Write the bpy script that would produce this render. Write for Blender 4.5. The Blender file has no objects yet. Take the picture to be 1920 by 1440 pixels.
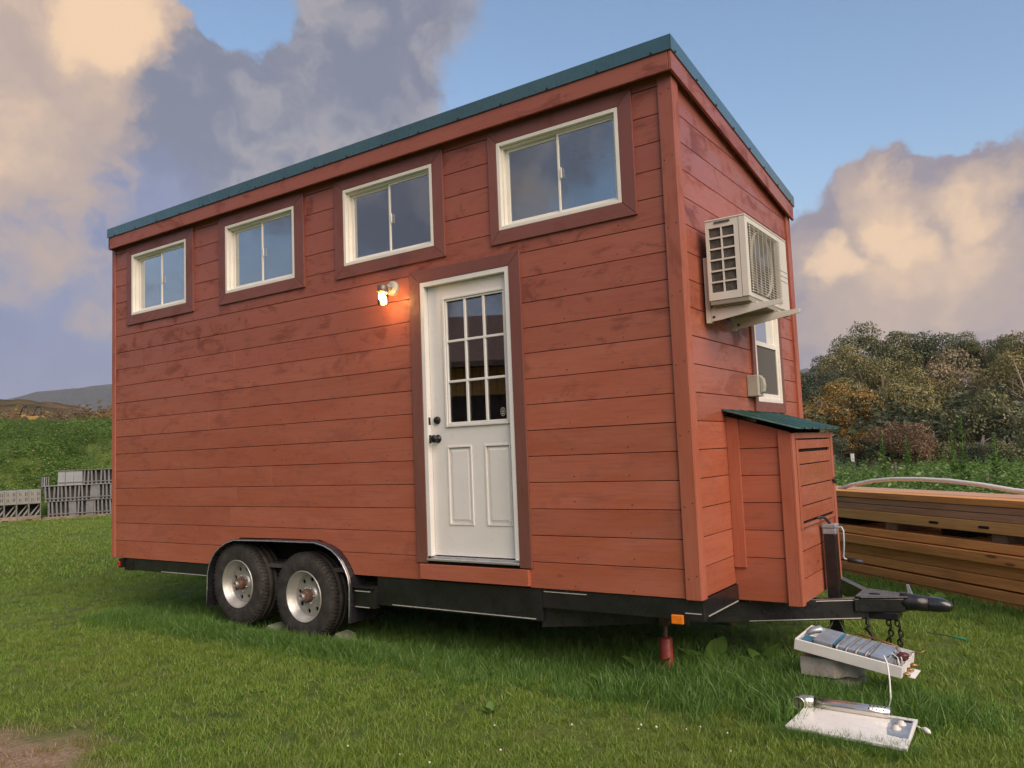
import bpy, bmesh, math, random
import numpy as np
from mathutils import Vector, Matrix, noise
R=math.radians; PI=math.pi
random.seed(7); rng=np.random.default_rng(11)
sc=bpy.context.scene; COL=sc.collection
# ---------------------------------------------------------------- camera
EX,ER,EZ=1.65557771,-0.04006356,0.59775734; FPX=1505.61491
CAM=Vector((1.79832617,-4.50243037,1.47008543))
ROT=Matrix.Rotation(EZ,3,'Z')@Matrix.Rotation(EX,3,'X')@Matrix.Rotation(ER,3,'Z')
cd=bpy.data.cameras.new('camera'); cam=bpy.data.objects.new('camera',cd); COL.objects.link(cam)
cam.matrix_world=Matrix.Translation(CAM)@ROT.to_4x4()
cd.sensor_width=36; cd.lens=FPX/1920*36; cd.clip_start=0.05; cd.clip_end=12000
sc.camera=cam
def pdir(u,v):
    d=ROT@Vector(((u-960)/FPX,-(v-720)/FPX,-1)); d.normalize(); return d
# ---------------------------------------------------------------- render / view
sc.view_settings.view_transform='Standard'; sc.view_settings.look='None'
sc.view_settings.exposure=0.90; sc.view_settings.gamma=1
sc.view_settings.use_curve_mapping=False
try:
    sc.cycles.use_denoising=True; sc.cycles.denoiser='OPENIMAGEDENOISE'
    sc.cycles.max_bounces=7; sc.cycles.diffuse_bounces=3; sc.cycles.glossy_bounces=3
    sc.cycles.transmission_bounces=5; sc.cycles.transparent_max_bounces=10; sc.cycles.volume_bounces=0
    sc.cycles.sample_clamp_indirect=6
except Exception: pass
# ---------------------------------------------------------------- node helper
class NT:
    def __init__(s,nt): s.nt=nt; s.n=nt.nodes; s.l=nt.links; s.n.clear()
    def node(s,t,props=None,**inp):
        nd=s.n.new(t)
        for k,v in (props or {}).items(): setattr(nd,k,v)
        for k,v in inp.items():
            k=k.replace('_',' ')
            s.set(nd,k,v)
        return nd
    def set(s,nd,k,v):
        sock=nd.inputs[int(k[1:])] if (k[0]=='i' and k[1:].isdigit()) else nd.inputs[k]
        if isinstance(v,bpy.types.NodeSocket): s.l.new(v,sock)
        else: sock.default_value=v
    def m(s,op,a,b=None,c=None,clamp=False):
        nd=s.n.new('ShaderNodeMath'); nd.operation=op; nd.use_clamp=clamp
        for i,x in enumerate((a,b,c)):
            if x is None: continue
            if isinstance(x,bpy.types.NodeSocket): s.l.new(x,nd.inputs[i])
            else: nd.inputs[i].default_value=x
        return nd.outputs[0]
    def ss(s,x,a,b,lo=0.0,hi=1.0,kind='SMOOTHSTEP'):
        nd=s.n.new('ShaderNodeMapRange'); nd.interpolation_type=kind
        s.l.new(x,nd.inputs[0])
        for i,v in zip((1,2,3,4),(a,b,lo,hi)): nd.inputs[i].default_value=v
        return nd.outputs[0]
    def mix(s,f,a,b,mode='MIX'):
        nd=s.n.new('ShaderNodeMix'); nd.data_type='RGBA'; nd.blend_type=mode
        for sock,x in ((nd.inputs[0],f),(nd.inputs[6],a),(nd.inputs[7],b)):
            if isinstance(x,bpy.types.NodeSocket): s.l.new(x,sock)
            else: sock.default_value=(x if not isinstance(x,tuple) else (x+(1,) if len(x)==3 else x))
        return nd.outputs[2]
    def noise(s,vec,scale,detail=4,rough=.55,w=None,dist=0):
        nd=s.n.new('ShaderNodeTexNoise')
        if w is not None:
            nd.noise_dimensions='4D'; s.l.new(w,nd.inputs['W']) if isinstance(w,bpy.types.NodeSocket) else None
        if vec is not None: s.l.new(vec,nd.inputs['Vector'])
        nd.inputs['Scale'].default_value=scale; nd.inputs['Detail'].default_value=detail
        nd.inputs['Roughness'].default_value=rough; nd.inputs['Distortion'].default_value=dist
        return nd.outputs['Fac']
    def vscale(s,vec,v):
        nd=s.n.new('ShaderNodeVectorMath'); nd.operation='MULTIPLY'; s.l.new(vec,nd.inputs[0]); nd.inputs[1].default_value=v
        return nd.outputs[0]
# ---------------------------------------------------------------- world
SUN_AZ=R(-27); SUN_EL=R(36)          # towards the sun: from +x, a little in front of the long wall
w=bpy.data.worlds.new('World'); sc.world=w; w.use_nodes=True
g=NT(w.node_tree)
geo=g.node('ShaderNodeTexCoord'); D=geo.outputs['Generated']
sky=g.node('ShaderNodeTexSky',dict(sky_type='NISHITA',sun_disc=False,sun_elevation=SUN_EL,sun_rotation=R(90)-SUN_AZ,air_density=1.3,dust_density=.6,ozone_density=2.0,altitude=300))
SKY=0.093
# sky colour: the Nishita sky, scaled
skyc=g.node('ShaderNodeVectorMath',dict(operation='SCALE')); g.l.new(sky.outputs[0],skyc.inputs[0]); skyc.inputs['Scale'].default_value=SKY
# warped direction
nz=g.node('ShaderNodeTexNoise'); g.l.new(D,nz.inputs['Vector']); nz.inputs['Scale'].default_value=5.0; nz.inputs['Detail'].default_value=6; nz.inputs['Roughness'].default_value=.6
sub=g.node('ShaderNodeVectorMath',dict(operation='SUBTRACT')); g.l.new(nz.outputs['Color'],sub.inputs[0]); sub.inputs[1].default_value=(.5,.5,.5)
scl=g.node('ShaderNodeVectorMath',dict(operation='SCALE')); g.l.new(sub.outputs[0],scl.inputs[0]); scl.inputs['Scale'].default_value=.10
add=g.node('ShaderNodeVectorMath',dict(operation='ADD')); g.l.new(D,add.inputs[0]); g.l.new(scl.outputs[0],add.inputs[1])
nz2=g.node('ShaderNodeTexNoise'); g.l.new(D,nz2.inputs['Vector']); nz2.inputs['Scale'].default_value=17.0; nz2.inputs['Detail'].default_value=6; nz2.inputs['Roughness'].default_value=.62
sub2=g.node('ShaderNodeVectorMath',dict(operation='SUBTRACT')); g.l.new(nz2.outputs['Color'],sub2.inputs[0]); sub2.inputs[1].default_value=(.5,.5,.5)
scl2=g.node('ShaderNodeVectorMath',dict(operation='SCALE')); g.l.new(sub2.outputs[0],scl2.inputs[0]); scl2.inputs['Scale'].default_value=.075
add2=g.node('ShaderNodeVectorMath',dict(operation='ADD')); g.l.new(add.outputs[0],add2.inputs[0]); g.l.new(scl2.outputs[0],add2.inputs[1])
nrm=g.node('ShaderNodeVectorMath',dict(operation='NORMALIZE')); g.l.new(add2.outputs[0],nrm.inputs[0]); WD=nrm.outputs[0]
def field(blobs,sharp=False):
    tot=None
    for u,v,r,s in blobs:
        c=pdir(u,v); dt=g.node('ShaderNodeVectorMath',dict(operation='DOT_PRODUCT')); g.l.new(WD,dt.inputs[0]); dt.inputs[1].default_value=c
        ang=math.atan(r/FPX)
        x=g.ss(dt.outputs['Value'],math.cos(ang),1.0,0,s,'SMOOTHSTEP' if sharp else 'LINEAR')
        tot=x if tot is None else g.m('ADD',tot,x)
    return tot
cloud=field([(60,160,420,1.6),(-200,500,560,1.5),(300,420,330,1.5),(520,260,270,1.3),(740,60,190,1.2),(690,190,150,.9),(-300,-100,500,1.6),(90,480,330,1.2),(240,60,170,1.1),(560,400,180,.5),(120,640,220,.35),
             (1650,430,170,1.3),(1650,330,80,1.1),(1810,410,130,1.3),(1730,560,260,1.5),(1940,560,300,1.5),(1920,370,110,.9),(1560,540,140,.9),(2300,600,420,1.5),(1600,650,260,.8),(1500,620,170,1.0),(1530,540,90,.6),
             (400,-5,150,-2.4),(1050,300,330,-1.2),(1650,120,300,-1.0)])
warm=field([(235,20,120,1.05),(190,90,120,.45),(60,130,260,.30),(20,330,220,.26),(-250,100,420,.4),(1563,500,62,1.0),(1660,370,75,.62),(1690,450,60,.55),(1640,480,80,.20),(1815,365,70,.85),(1850,440,70,.45),(1650,560,240,.30),(1900,310,60,.5),(1780,640,300,.28),(1560,590,220,.30),(1640,290,60,.35),(1700,480,300,.05)],True)
cool=field([(100,600,330,1.3),(-200,650,400,1.0),(300,480,230,.4)])
fb=g.noise(WD,3.2,8,.6); fb2=g.noise(WD,9,6,.6); fb3=g.noise(WD,1.5,3,.5)
# an open, broken cloud deck everywhere, denser where the blobs are
sepz=g.node('ShaderNodeSeparateXYZ'); g.l.new(D,sepz.inputs[0]); Z=sepz.outputs[2]
fwd=g.node('ShaderNodeVectorMath',dict(operation='DOT_PRODUCT')); g.l.new(D,fwd.inputs[0]); fwd.inputs[1].default_value=pdir(960,500)
behind=g.ss(fwd.outputs['Value'],.72,.35,0,.62)
rest=g.m('MULTIPLY',behind,g.ss(g.noise(WD,2.1,7,.58),.38,.62,0,1.5))
dens=g.m('ADD',g.m('ADD',cloud,rest),g.m('MULTIPLY',g.m('SUBTRACT',fb,.5),2.0))
alpha=g.ss(dens,.06,.72)
wl=g.m('ADD',g.m('ADD',warm,g.m('MULTIPLY',behind,g.ss(fb3,.5,.7,0,.6))),g.m('MULTIPLY',g.m('SUBTRACT',fb2,.5),.9)); sv0=Vector((math.cos(SUN_AZ),math.sin(SUN_AZ),.5)).normalized()
lo=g.node('ShaderNodeVectorMath',dict(operation='ADD')); g.l.new(WD,lo.inputs[0]); lo.inputs[1].default_value=tuple(sv0*.045)
rel=g.m('MULTIPLY',g.m('SUBTRACT',g.noise(WD,4.5,7,.56),g.noise(lo.outputs[0],4.5,7,.56)),2.6)
shade=g.ss(g.m('ADD',g.m('ADD',fb,rel),g.m('MULTIPLY',g.m('SUBTRACT',fb2,.5),.6)),.30,.74)
wl=g.m('ADD',wl,g.m('MULTIPLY',rel,.85))
cgrey=g.mix(shade,(.118,.128,.172),(.198,.194,.218))
rgt=g.node('ShaderNodeVectorMath',dict(operation='DOT_PRODUCT')); g.l.new(D,rgt.inputs[0]); rgt.inputs[1].default_value=pdir(1800,480)
cgrey=g.mix(g.ss(rgt.outputs['Value'],.86,.97,0,.8),cgrey,g.mix(shade,(.190,.160,.178),(.285,.222,.208)))
cgrey=g.mix(g.ss(cool,0,1.0,0,.75),cgrey,(.125,.155,.265))
ccol=g.mix(g.ss(wl,.05,.62),cgrey,(.285,.220,.190))
ccol=g.mix(g.ss(wl,.48,1.55),ccol,(.52,.365,.235))
# low sky turns to pale lavender
hz=g.ss(Z,.34,.02,0,.92); skyl=g.mix(hz,skyc.outputs[0],(.235,.225,.30))
final=g.mix(g.m('MULTIPLY',alpha,.97),skyl,ccol)
bg=g.node('ShaderNodeBackground'); g.l.new(final,bg.inputs['Color']); bg.inputs['Strength'].default_value=1.0
out=g.node('ShaderNodeOutputWorld'); g.l.new(bg.outputs[0],out.inputs['Surface'])
# ---------------------------------------------------------------- sun (veiled, low, warm)
sd=bpy.data.lights.new('sun','SUN'); so=bpy.data.objects.new('sun',sd); COL.objects.link(so)
sd.energy=2.3; sd.angle=R(55); sd.color=(1,.80,.62)
sv=Vector((math.cos(SUN_AZ)*math.cos(SUN_EL),math.sin(SUN_AZ)*math.cos(SUN_EL),math.sin(SUN_EL)))
so.rotation_euler=sv.to_track_quat('Z','Y').to_euler(); so.location=(20,-8,12)
# ---------------------------------------------------------------- materials
def mat(name):
    m=bpy.data.materials.new(name); m.use_nodes=True; return m,NT(m.node_tree)
def princ(n,base,rough=.5,metal=0,normal=None,spec=None,coat=None,**kw):
    p=n.node('ShaderNodeBsdfPrincipled')
    for k,v in (('Base Color',base),('Roughness',rough),('Metallic',metal)):
        if isinstance(v,tuple) and len(v)==3: v=v+(1,)
        n.set(p,k,v)
    if normal is not None: n.l.new(normal,p.inputs['Normal'])
    if spec is not None: p.inputs['Specular IOR Level'].default_value=spec
    if coat is not None: p.inputs['Coat Weight'].default_value=coat; p.inputs['Coat Roughness'].default_value=.15
    o=n.node('ShaderNodeOutputMaterial'); n.l.new(p.outputs[0],o.inputs['Surface']); return p
def bump(n,h,st=.2,dist=.01):
    b=n.node('ShaderNodeBump'); b.inputs['Strength'].default_value=st; b.inputs['Distance'].default_value=dist
    n.l.new(h,b.inputs['Height']); return b.outputs[0]
def simple(name,col,rough=.5,metal=0,var=.15,scale=6,bs=.1,spec=None,coat=None,dark=None,dthr=(.55,.75),damt=.5):
    m,n=mat(name); tc=n.node('ShaderNodeTexCoord').outputs['Object']
    f=n.noise(tc,scale,6,.6); lo=tuple(c*(1-var) for c in col); hi=tuple(min(1,c*(1+var)) for c in col)
    c=n.mix(n.ss(f,.3,.7),lo,hi)
    if dark: c=n.mix(n.ss(n.noise(tc,scale*2.3,7,.65),dthr[0],dthr[1],0,damt),c,dark)
    r=n.ss(n.noise(tc,scale*3,4,.6),.3,.7,max(0,rough-.08),min(1,rough+.08))
    princ(n,c,r,metal,bump(n,n.noise(tc,scale*12,4,.6),bs,.003),spec,coat); return m
def paint_wood(name,axis,col,dk,lt,rough=.42,blotch=1.0):
    m,n=mat(name); tc=n.node('ShaderNodeTexCoord').outputs['Object']; rnd=n.node('ShaderNodeObjectInfo').outputs['Random']
    W=n.m('MULTIPLY',rnd,37.0)
    s1={'x':(.55,2,2.6),'y':(2,.55,2.6),'z':(2.4,2.4,.5)}[axis]; s2={'x':(1.2,20,26),'y':(20,1.2,26),'z':(26,26,1.2)}[axis]
    v1=n.vscale(tc,s1); v2=n.vscale(tc,s2)
    big=n.noise(v1,1.6,5,.62,w=W,dist=.6); grain=n.noise(v2,3.2,5,.6,w=W,dist=.25); fine=n.noise(v2,14,3,.6,w=W)
    c=n.mix(n.ss(big,.35,.65),lt,col)
    c=n.mix(n.m('MULTIPLY',n.ss(grain,.45,.72),.22),c,dk)
    # dark stain where the wood drank the paint: knots and smears
    v3=n.vscale(tc,{'x':(1.5,2,2.6),'y':(2,1.5,2.6),'z':(2.4,2.4,1.2)}[axis])
    bl=n.m('ADD',n.m('MULTIPLY',n.noise(v3,2.0,5,.66,w=W,dist=1.0),.95),n.m('MULTIPLY',grain,.14))
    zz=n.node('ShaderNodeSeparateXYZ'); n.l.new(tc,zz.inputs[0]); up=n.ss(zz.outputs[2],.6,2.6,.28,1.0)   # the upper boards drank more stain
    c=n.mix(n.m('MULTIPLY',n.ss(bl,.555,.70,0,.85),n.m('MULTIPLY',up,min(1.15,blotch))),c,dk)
    c=n.mix(n.ss(zz.outputs[2],.5,3.2,0,.45),c,(.24,.070,.062))  # dusk tone put into the paint colour, more maroon towards the roof
    vo=n.node('ShaderNodeTexVoronoi',dict(feature='F1')); n.l.new(n.vscale(tc,{'x':(1.7,3,4.2),'y':(3,1.9,4.2),'z':(4,4,1.5)}[axis]),vo.inputs['Vector']); vo.inputs['Scale'].default_value=1.0; vo.inputs['Randomness'].default_value=1
    kn=n.ss(n.m('ADD',vo.outputs['Distance'],n.m('MULTIPLY',grain,.10)),.075,.115,.7,0)
    c=n.mix(n.m('MULTIPLY',kn,.55*blotch),c,tuple(x*.75 for x in dk))
    val=n.ss(rnd,0,1,.93,1.07,'LINEAR'); hs=n.node('ShaderNodeHueSaturation'); n.l.new(c,hs.inputs['Color']); n.l.new(val,hs.inputs['Value'])
    h=n.m('ADD',n.m('MULTIPLY',grain,.7),n.m('MULTIPLY',fine,.3))
    r=n.m('ADD',n.ss(big,.35,.65,rough+.10,rough-.10),n.ss(bl,.50,.66,-.06,.22))
    princ(n,hs.outputs[0],r,0,bump(n,h,.28,.004),.42); return m
RED=(.385,.111,.061); REDK=(.155,.036,.028); REDL=(.42,.134,.080)
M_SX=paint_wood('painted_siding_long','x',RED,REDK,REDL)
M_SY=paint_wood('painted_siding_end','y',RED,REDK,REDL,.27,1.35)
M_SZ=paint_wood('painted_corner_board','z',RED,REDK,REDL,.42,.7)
TR=(.185,.072,.055)
M_TX=paint_wood('brown_trim_across','x',TR,(.11,.04,.034),(.21,.086,.068),.45,.5)
M_TY=paint_wood('brown_trim_end','y',TR,(.11,.04,.034),(.21,.086,.068),.45,.5)
M_TZ=paint_wood('brown_trim_up','z',TR,(.11,.04,.034),(.21,.086,.068),.45,.5)
M_DARK=simple('dark_gap',(.02,.012,.01),.9)
M_ROOF=simple('teal_roof_metal',(.045,.120,.145),.30,.3,.12,4,.03,coat=.7)
M_ROOFG=simple('green_roof_metal',(.022,.078,.066),.32,.2,.15,5,.03,coat=.4,dark=(.25,.27,.26),dthr=(.58,.8),damt=.4)
M_VINYL=simple('white_vinyl',(.80,.77,.70),.35,0,.04,5,.02)
M_DOOR=simple('white_door_paint',(.76,.745,.72),.33,0,.03,3,.03)
M_ALU=simple('aluminium_sill',(.62,.62,.62),.35,.7,.08,9,.05)
M_BLKHW=simple('black_hardware',(.02,.018,.017),.35,.3,.2,20)
M_FRAME=simple('black_frame_paint',(.014,.014,.016),.33,.0,.3,7,.12,coat=.25,dark=(.07,.04,.03),dthr=(.6,.8),damt=.5)
M_STRIPE=simple('bright_edge_line',(.62,.60,.57),.4,.3,.1,20)
M_TYRE=simple('tyre_rubber',(.032,.029,.028),.78,0,.35,9,.4,dark=(.12,.095,.075),dthr=(.42,.8),damt=.55)
M_RIM=simple('silver_rim',(.50,.49,.47),.40,.6,.06,12,.03,dark=(.30,.25,.20),dthr=(.62,.9),damt=.4)
M_RUST=simple('rusty_hub',(.14,.078,.055),.75,.2,.35,30,.5,dark=(.06,.03,.02))
M_ALLOY=simple('hub_cap_steel',(.42,.40,.37),.4,.7,.2,30,.2)
M_FENDER=simple('fender_black_gloss',(.02,.019,.024),.22,.1,.2,8,.05,coat=.8)
M_LITLIP=simple('lit_fender_lip',(.52,.53,.58),.25,.8,.15,14,.05)
M_REDLENS=simple('red_lens',(.55,.02,.015),.2,0,.1,20,.02,coat=.6)
M_AMBER=simple('amber_lens',(.85,.22,.015),.25,0,.1,20,.02,coat=.6)
M_JACKRED=simple('jack_red_paint',(.30,.045,.03),.45,0,.25,18,.15,dark=(.11,.05,.035))
M_ACB=simple('beige_enamel',(.66,.63,.57),.38,0,.04,8,.03)
M_ACG=simple('grille_wire',(.70,.66,.58),.38,0,.05,9,.03)
M_ACD=simple('coil_dark',(.085,.078,.068),.7,.2,.35,40,.5)
M_FAN=simple('fan_blade_blue_grey',(.12,.13,.19),.4,0,.1,10,.02)
M_GREYP=simple('grey_plastic',(.42,.41,.36),.5,0,.06,12,.05)
M_WHITEP=simple('white_enamel_sheet',(.80,.79,.76),.32,0,.05,7,.04,dark=(.50,.46,.38),dthr=(.62,.85),damt=.4)
M_STEEL=simple('brushed_steel',(.66,.62,.57),.24,.9,.04,5,.0,dark=(.45,.36,.28),dthr=(.6,.9),damt=.35)
M_GALV=simple('galvanised_grey',(.40,.45,.50),.38,.55,.15,14,.08)
M_BLUE=simple('blue_plastic',(.03,.16,.26),.4,0,.2,20)
M_BRASS=simple('brass_fitting',(.36,.20,.08),.35,.8,.2,20)
M_COPPER=simple('copper_brown',(.30,.13,.05),.4,.6,.3,25)
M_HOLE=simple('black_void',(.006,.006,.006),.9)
M_WPIPE=simple('white_pvc',(.84,.81,.79),.35,0,.04,6,.02)
M_BLOCK=simple('concrete_block',(.50,.45,.40),.9,0,.2,14,.9,dark=(.15,.12,.10))
M_CHOCK=simple('mossy_concrete',(.20,.22,.15),.9,0,.25,14,.6)
M_CHAIN=simple('black_chain',(.02,.018,.017),.5,.5,.3,30,.3)
M_CABLE=simple('black_cable',(.02,.02,.021),.5)
M_GREENP=simple('green_pole_paint',(.02,.17,.09),.4)
M_OPTIC=simple('fence_post_wood',(.10,.09,.075),.8)
M_SCREW=simple('dark_screw',(.025,.03,.03),.5,.3)
M_CURT=simple('dark_curtain',(.055,.025,.024),.9,0,.25,8)
M_CURTL=simple('pale_curtain',(.38,.34,.33),.9,0,.1,5)
M_ROOM=simple('room_interior',(.10,.085,.08),.8)
M_YEL=simple('yellow_machine_paint',(.33,.20,.03),.5)
M_PALLET=simple('weathered_pallet_wood',(.25,.19,.14),.85,0,.3,6,.6,dark=(.08,.055,.04))
M_GREYB=simple('grey_slat_plastic',(.155,.16,.17),.6,0,.18,5,.2,dark=(.30,.28,.25),dthr=(.5,.8),damt=.35)
M_GREYL=simple('grey_panel_pale',(.27,.285,.31),.5,0,.10,4,.2,dark=(.2,.2,.21),dthr=(.5,.8),damt=.3)
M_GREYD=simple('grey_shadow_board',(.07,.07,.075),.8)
M_CONCR=simple('grey_box_concrete',(.24,.235,.22),.75,0,.15,5,.3)
def lumber(name,col,dk):
    m,n=mat(name); tc=n.node('ShaderNodeTexCoord').outputs['Object']; rnd=n.node('ShaderNodeObjectInfo').outputs['Random']
    W=n.m('MULTIPLY',rnd,51.0)
    v=n.vscale(tc,(.8,14,22)); gr=n.noise(v,3,6,.65,w=W,dist=.5); big=n.noise(n.vscale(tc,(1.1,3,4)),1.7,4,.6,w=W)
    c=n.mix(n.ss(gr,.35,.72),col,dk); c=n.mix(n.ss(big,.52,.78,0,.45),c,(.22,.13,.09))
    vo=n.node('ShaderNodeTexVoronoi',dict(feature='F1')); n.l.new(n.vscale(tc,(1.6,5,7)),vo.inputs['Vector']); vo.inputs['Scale'].default_value=1.0
    c=n.mix(n.ss(n.m('ADD',vo.outputs['Distance'],n.m('MULTIPLY',gr,.12)),.12,.19,.75,0),c,(.10,.045,.025))
    val=n.ss(rnd,0,1,.85,1.12,'LINEAR'); hs=n.node('ShaderNodeHueSaturation'); n.l.new(c,hs.inputs['Color']); n.l.new(val,hs.inputs['Value'])
    princ(n,hs.outputs[0],.75,0,bump(n,gr,.4,.006),.3); return m
M_LUMO=lumber('orange_lumber',(.76,.385,.135),(.54,.235,.08)); M_LUMB=lumber('brown_lumber',(.60,.36,.235),(.43,.245,.155)); M_LUMY=lumber('yellow_lumber',(.80,.48,.19),(.62,.33,.12))
# window glass: clear pane with a real reflection
def glass(name,tint,boost):
    m,n=mat(name); fr=n.node('ShaderNodeFresnel'); fr.inputs['IOR'].default_value=1.55
    tr=n.node('ShaderNodeBsdfTransparent'); tr.inputs['Color'].default_value=tint+(1,)
    tc=n.node('ShaderNodeTexCoord').outputs['Object']
    gl=n.node('ShaderNodeBsdfGlossy'); gl.inputs['Roughness'].default_value=.01; gl.inputs['Color'].default_value=(.93,.97,1,1)
    if boost>2: n.l.new(bump(n,n.noise(tc,2.0,1,.5),.03,.01),gl.inputs['Normal'])
    f=n.m('ADD',n.m('MULTIPLY',fr.outputs[0],boost),.10,clamp=True)
    mx=n.node('ShaderNodeMixShader'); n.l.new(f,mx.inputs[0]); n.l.new(tr.outputs[0],mx.inputs[1]); n.l.new(gl.outputs[0],mx.inputs[2])
    o=n.node('ShaderNodeOutputMaterial'); n.l.new(mx.outputs[0],o.inputs['Surface']); return m
M_GLASS=glass('coated_window_glass',(.55,.60,.62),4.6); M_DGLASS=glass('door_glass',(.7,.7,.7),1.9); M_JAR=glass('lamp_jar_glass',(.96,.93,.88),1.0)
m,n=mat('window_screen_mesh'); tr=n.node('ShaderNodeBsdfTransparent'); df=n.node('ShaderNodeBsdfDiffuse'); df.inputs['Color'].default_value=(.16,.155,.15,1)
mx=n.node('ShaderNodeMixShader'); mx.inputs[0].default_value=.72; n.l.new(tr.outputs[0],mx.inputs[1]); n.l.new(df.outputs[0],mx.inputs[2]); o=n.node('ShaderNodeOutputMaterial'); n.l.new(mx.outputs[0],o.inputs['Surface']); M_SCREEN=m
m,n=mat('glowing_bulb'); em=n.node('ShaderNodeEmission'); em.inputs['Color'].default_value=(1,.62,.25,1); em.inputs['Strength'].default_value=14; o=n.node('ShaderNodeOutputMaterial'); n.l.new(em.outputs[0],o.inputs['Surface']); M_BULB=m
def leafmat(name,a,b,c3=None,third=.0,trans=.3,patch=None):
    m,n=mat(name); geo=n.node('ShaderNodeNewGeometry'); ri=geo.outputs['Random Per Island']; pos=geo.outputs['Position']
    c=n.mix(ri,a,b)
    if c3: c=n.mix(n.ss(ri,1-third-.02,1-third+.0,0,1),c,c3)
    if patch:
        for (scale,lo,hi,amt,col) in patch: c=n.mix(n.ss(n.noise(pos,scale,4,.6),lo,hi,0,amt),c,col)
    if name.startswith('lawn'):
        sp=n.node('ShaderNodeVectorMath',dict(operation='DISTANCE')); n.l.new(n.vscale(pos,(1,1,0)),sp.inputs[0]); sp.inputs[1].default_value=(-2.85,-2.95,0)
        nn=n.m('ADD',sp.outputs['Value'],n.m('MULTIPLY',n.noise(pos,2.2,4,.6),1.0)); c=n.mix(n.ss(nn,1.0,1.6,.92,0),c,(.36,.25,.16))
    df=n.node('ShaderNodeBsdfDiffuse'); tl=n.node('ShaderNodeBsdfTranslucent'); gl=n.node('ShaderNodeBsdfGlossy'); gl.inputs['Roughness'].default_value=.45; gl.inputs['Color'].default_value=(.9,.9,.9,1)
    n.l.new(c,df.inputs['Color']); n.l.new(c,tl.inputs['Color'])
    mx=n.node('ShaderNodeMixShader'); mx.inputs[0].default_value=trans; n.l.new(df.outputs[0],mx.inputs[1]); n.l.new(tl.outputs[0],mx.inputs[2])
    m2=n.node('ShaderNodeMixShader'); m2.inputs[0].default_value=.035; n.l.new(mx.outputs[0],m2.inputs[1]); n.l.new(gl.outputs[0],m2.inputs[2])
    o=n.node('ShaderNodeOutputMaterial'); n.l.new(m2.outputs[0],o.inputs['Surface']); return m
M_GRASS=leafmat('lawn_blades',(.13,.245,.030),(.28,.42,.062),(.42,.38,.16),.06,.40,[(.55,.42,.62,.50,(.23,.29,.045)),(1.7,.52,.68,.35,(.24,.25,.07)),(5.0,.5,.7,.4,(.07,.15,.03))])
M_TALL=leafmat('tall_grass_blades',(.075,.175,.032),(.16,.29,.050),(.26,.25,.12),.04,.3)
M_WEED=leafmat('weed_leaves',(.09,.19,.040),(.20,.34,.075),(.24,.33,.08),.12,.35,[(.28,.45,.6,.5,(.05,.095,.025))])
M_WEEDS=leafmat('bank_weeds',(.075,.165,.028),(.17,.29,.05),(.30,.35,.10),.14,.3,[(.22,.42,.6,.6,(.035,.075,.018)),(.6,.5,.62,.4,(.14,.20,.035))])
M_LEAF={k:leafmat('leaves_'+k,a,b,c,t,.25) for k,a,b,c,t in (('green',(.080,.100,.042),(.18,.185,.075),(.30,.26,.11),.08),('dark',(.050,.072,.045),(.11,.135,.07),(.17,.18,.09),.06),
   ('olive',(.15,.15,.055),(.30,.27,.10),(.42,.33,.13),.15),('gold',(0.19, 0.12, 0.03),(0.34, 0.21, 0.05),(0.42, 0.29, 0.08),.2),('rust',(.15,.095,.055),(.24,.155,.085),(0.32, 0.2, 0.12),.15),('tan',(.22,.18,.11),(.36,.28,.16),(.45,.36,.21),.2))}
M_BARK=simple('bark',(.13,.10,.08),.9,0,.3,9,.8); M_BARKP=simple('pale_bark',(.27,.22,.18),.85,0,.2,9,.5)
M_CLOVER=simple('clover_white',(.65,.62,.52),.8)
# ground
m,n=mat('lawn_ground'); pos=n.node('ShaderNodeNewGeometry').outputs['Position']
c=n.mix(n.ss(n.noise(pos,9,6,.65),.35,.65),(.06,.105,.024),(.12,.175,.04))
c=n.mix(n.ss(n.noise(pos,.5,4,.6),.42,.62,0,.55),c,(.17,.21,.05))
c=n.mix(n.ss(n.noise(pos,30,4,.7),.5,.75,0,.5),c,(.035,.04,.018))
sp=n.node('ShaderNodeVectorMath',dict(operation='DISTANCE')); n.l.new(n.vscale(pos,(1,1,0)),sp.inputs[0]); sp.inputs[1].default_value=(-2.85,-2.95,0)
nn=n.m('ADD',sp.outputs['Value'],n.m('MULTIPLY',n.noise(pos,2.2,4,.6),1.0)); c=n.mix(n.ss(nn,1.0,1.6,1,0),c,n.mix(n.ss(n.noise(pos,38,5,.7),.35,.7),(.30,.20,.14),(.44,.33,.24)))
princ(n,c,.95,0,bump(n,n.noise(pos,22,6,.7),.8,.05),.2); M_GROUND=m
def forestmat(name,a,b,c3):
    m,n=mat(name); pos=n.node('ShaderNodeNewGeometry').outputs['Position']
    vo=n.node('ShaderNodeTexVoronoi',dict(feature='F1')); n.l.new(pos,vo.inputs['Vector']); vo.inputs['Scale'].default_value=.11
    cl=n.node('ShaderNodeSeparateColor'); n.l.new(vo.outputs['Color'],cl.inputs[0])
    c=n.mix(cl.outputs[0],a,b); c=n.mix(n.ss(cl.outputs[1],.6,.9,0,.8),c,c3)
    c=n.mix(n.ss(n.noise(pos,.03,5,.6),.4,.65,0,.5),c,a)
    princ(n,c,.95,0,bump(n,n.m('MULTIPLY',vo.outputs['Distance'],-1.0),1.0,6.0),.1); return m
M_FAR=forestmat('mountain_forest',(.030,.042,.035),(.055,.060,.045),(.075,.06,.05)); M_HILL=forestmat('hill_forest',(.07,.06,.025),(.15,.10,.04),(.20,.10,.05))
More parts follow.
